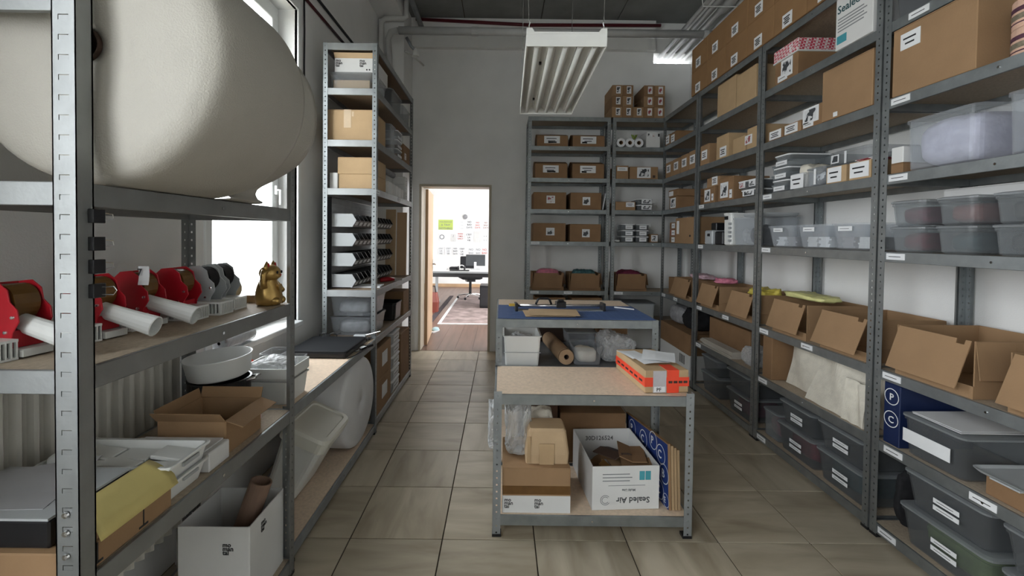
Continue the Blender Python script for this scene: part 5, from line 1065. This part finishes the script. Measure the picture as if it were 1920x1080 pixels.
t = thing('slipper', 'pale blue slipper on the office floor by the door leaf', 'slipper', (-1.02, 6.82, .001), 1.2); MB().loft([rrect(.24, .09, .04, 0, 3), rrect(.25, .10, .045, .02, 3)]).build('sole', PAPER, t); MB().ell((.04, 0, .03), (.085, .048, .035)).build('upper', mat('pale_blue', (.42, .60, .66), .7), t, smooth=True)
for k in range(5): tag(MB().box(-.12, .12, -.15, .15, 0, .035).build('paper_stack', [PAPER, WBOX][k % 2], None, (-1.28, 9.35, .7545+.036*k), (0, 0, .1*k-.2)), 'white paper pile on the desk, %s layer' % ['lowest', 'second', 'middle', 'fourth', 'topmost'][k], 'papers', 'paper pile on the desk')
lump('black_pouch', 'black pouch lying on the white desk', 'pouch', (-1.0, 9.35, .755), 0, .2, .2, .07, BFAB, 105, .06)
t = thing('headphones', 'black and white headphones lying on the desk', 'headphones', (-.83, 9.35, .755)); MB().tube([(.06*math.cos(a), 0, .05+.06*math.sin(a)) for a in [PI*i/10 for i in range(11)]], .009, 8).build('headband', WPLAS, t)
for sx in (-1, 1): MB().lathe([(0, -.02), (.04, -.02), (.045, .01), (0, .02)], 16, (sx*.065, 0, .046), 'x').build('ear_cup', BPLAS, t)
tag(MB().box(-.2, .2, -.07, .07, 0, .02).build('keyboard', BPLAS, None, (-.86, 9.22, .755), bevel=.004), 'black keyboard lying before the headphones on the desk', 'keyboard')
PGRN = mat('light_green_poster', (.50, .62, .14), .7, 0, .06); RINK = mat('red_ink', (.50, .07, .04), .6)
def poster(x0, x1, y0, y1, base, lines, ink, lab):
    k = 12.86/835; X = lambda p: (820+p/7.71-942)*k; Zp = lambda p: 1.482+(446-400-p/7.71)*k
    w_ = X(x1)-X(x0); h_ = Zp(y0)-Zp(y1); t = thing('poster', lab, 'poster', ((X(x0)+X(x1))/2, 12.893, Zp(y1)), 0, 'posters on the office wall')
    MB().box(-w_/2, w_/2, -.003, 0, 0, h_).build('sheet', base, t)
    n = len(lines)
    for i, s in enumerate(lines):
        sz = min(h_/n*.86, w_/max(1, len(s))*1.35); text(s, sz, ink, t, (0, -.0045, h_-(i+.86)*h_/n), FRONT, align='CENTER')
    return t
poster(25, 235, 125, 270, PGRN, ['YOU SHOULD', 'A TINY', 'NOTHING'], INKG, 'green poster with grey lettering at the door leaf side')
poster(330, 405, 130, 262, PAPER, ['- -', '- -', '- -'], INKG, 'white poster with faint lines beside the green one')
poster(425, 522, 130, 250, PAPER, ['NO', 'BAD', 'DAYS'], INK, 'white poster reading no bad days in black')
poster(545, 640, 140, 250, PAPER, ['NO', 'BAD', 'DAYS'], RINK, 'white poster reading no bad days in red')
poster(662, 760, 140, 250, PAPER, ['NO', 'BAD', 'DAYS'], mat('brown_ink', (.28, .12, .08), .6), 'white poster reading no bad days in brown, by the door jamb')
poster(30, 125, 310, 425, PAPER, ['O'], INKG, 'white poster with one dark circle'); poster(205, 280, 330, 440, WBOX, ['/', '.'], INKG, 'white poster with small dark stroke drawing')
poster(290, 402, 308, 412, PAPER, ['WEEK', 'TIMES', 'ONLY'], RINK, 'white poster with three dark red lines'); poster(408, 528, 312, 436, PAPER, ["C'EST", 'LA', 'VIE'], INK, "white poster with black french words, middle row")
poster(540, 648, 285, 448, WBOX, ['| |'], PAPER, 'blank white sheet hanging in the middle row'); poster(664, 745, 318, 436, PAPER, ['= =', '= ='], INKG, 'white poster with grey lines by the door jamb, middle row')
poster(18, 112, 520, 630, PAPER, ["C'EST", 'LA', 'VIE'], INKG, 'grey lettered poster, first of the bottom row'); poster(118, 225, 520, 630, PAPER, ["C'EST", 'LA', 'VIE'], INKG, 'grey lettered poster, second of the bottom row')
poster(236, 310, 520, 630, PAPER, ['NO', 'BAD', 'DAYS'], INK, 'black lettered poster, third of the bottom row'); poster(316, 425, 520, 640, PAPER, ["C'EST", 'LA', 'VIE'], INK, 'black lettered poster, fourth of the bottom row')
poster(465, 540, 525, 620, PAPER, ['NO', 'BAD'], INKG, 'grey lettered poster above the monitor, first'); poster(570, 640, 525, 620, PAPER, ['NO', 'BAD'], INKG, 'grey lettered poster above the monitor, second'); poster(650, 745, 525, 620, PAPER, ['NO', 'BAD'], RINK, 'red lettered poster above the monitor, by the door jamb')
tag(MB().lathe([(0, 0), (.06, 0), (.07, -.03), (0, -.045)], 18, (0, 0, 0), 'y').build('wall_hook', GREYC, None, ((820+412/7.71-942)*12.86/835, 12.898, 1.482+(46-80/7.71)*12.86/835)), 'round grey wall knob above the posters', 'hook')
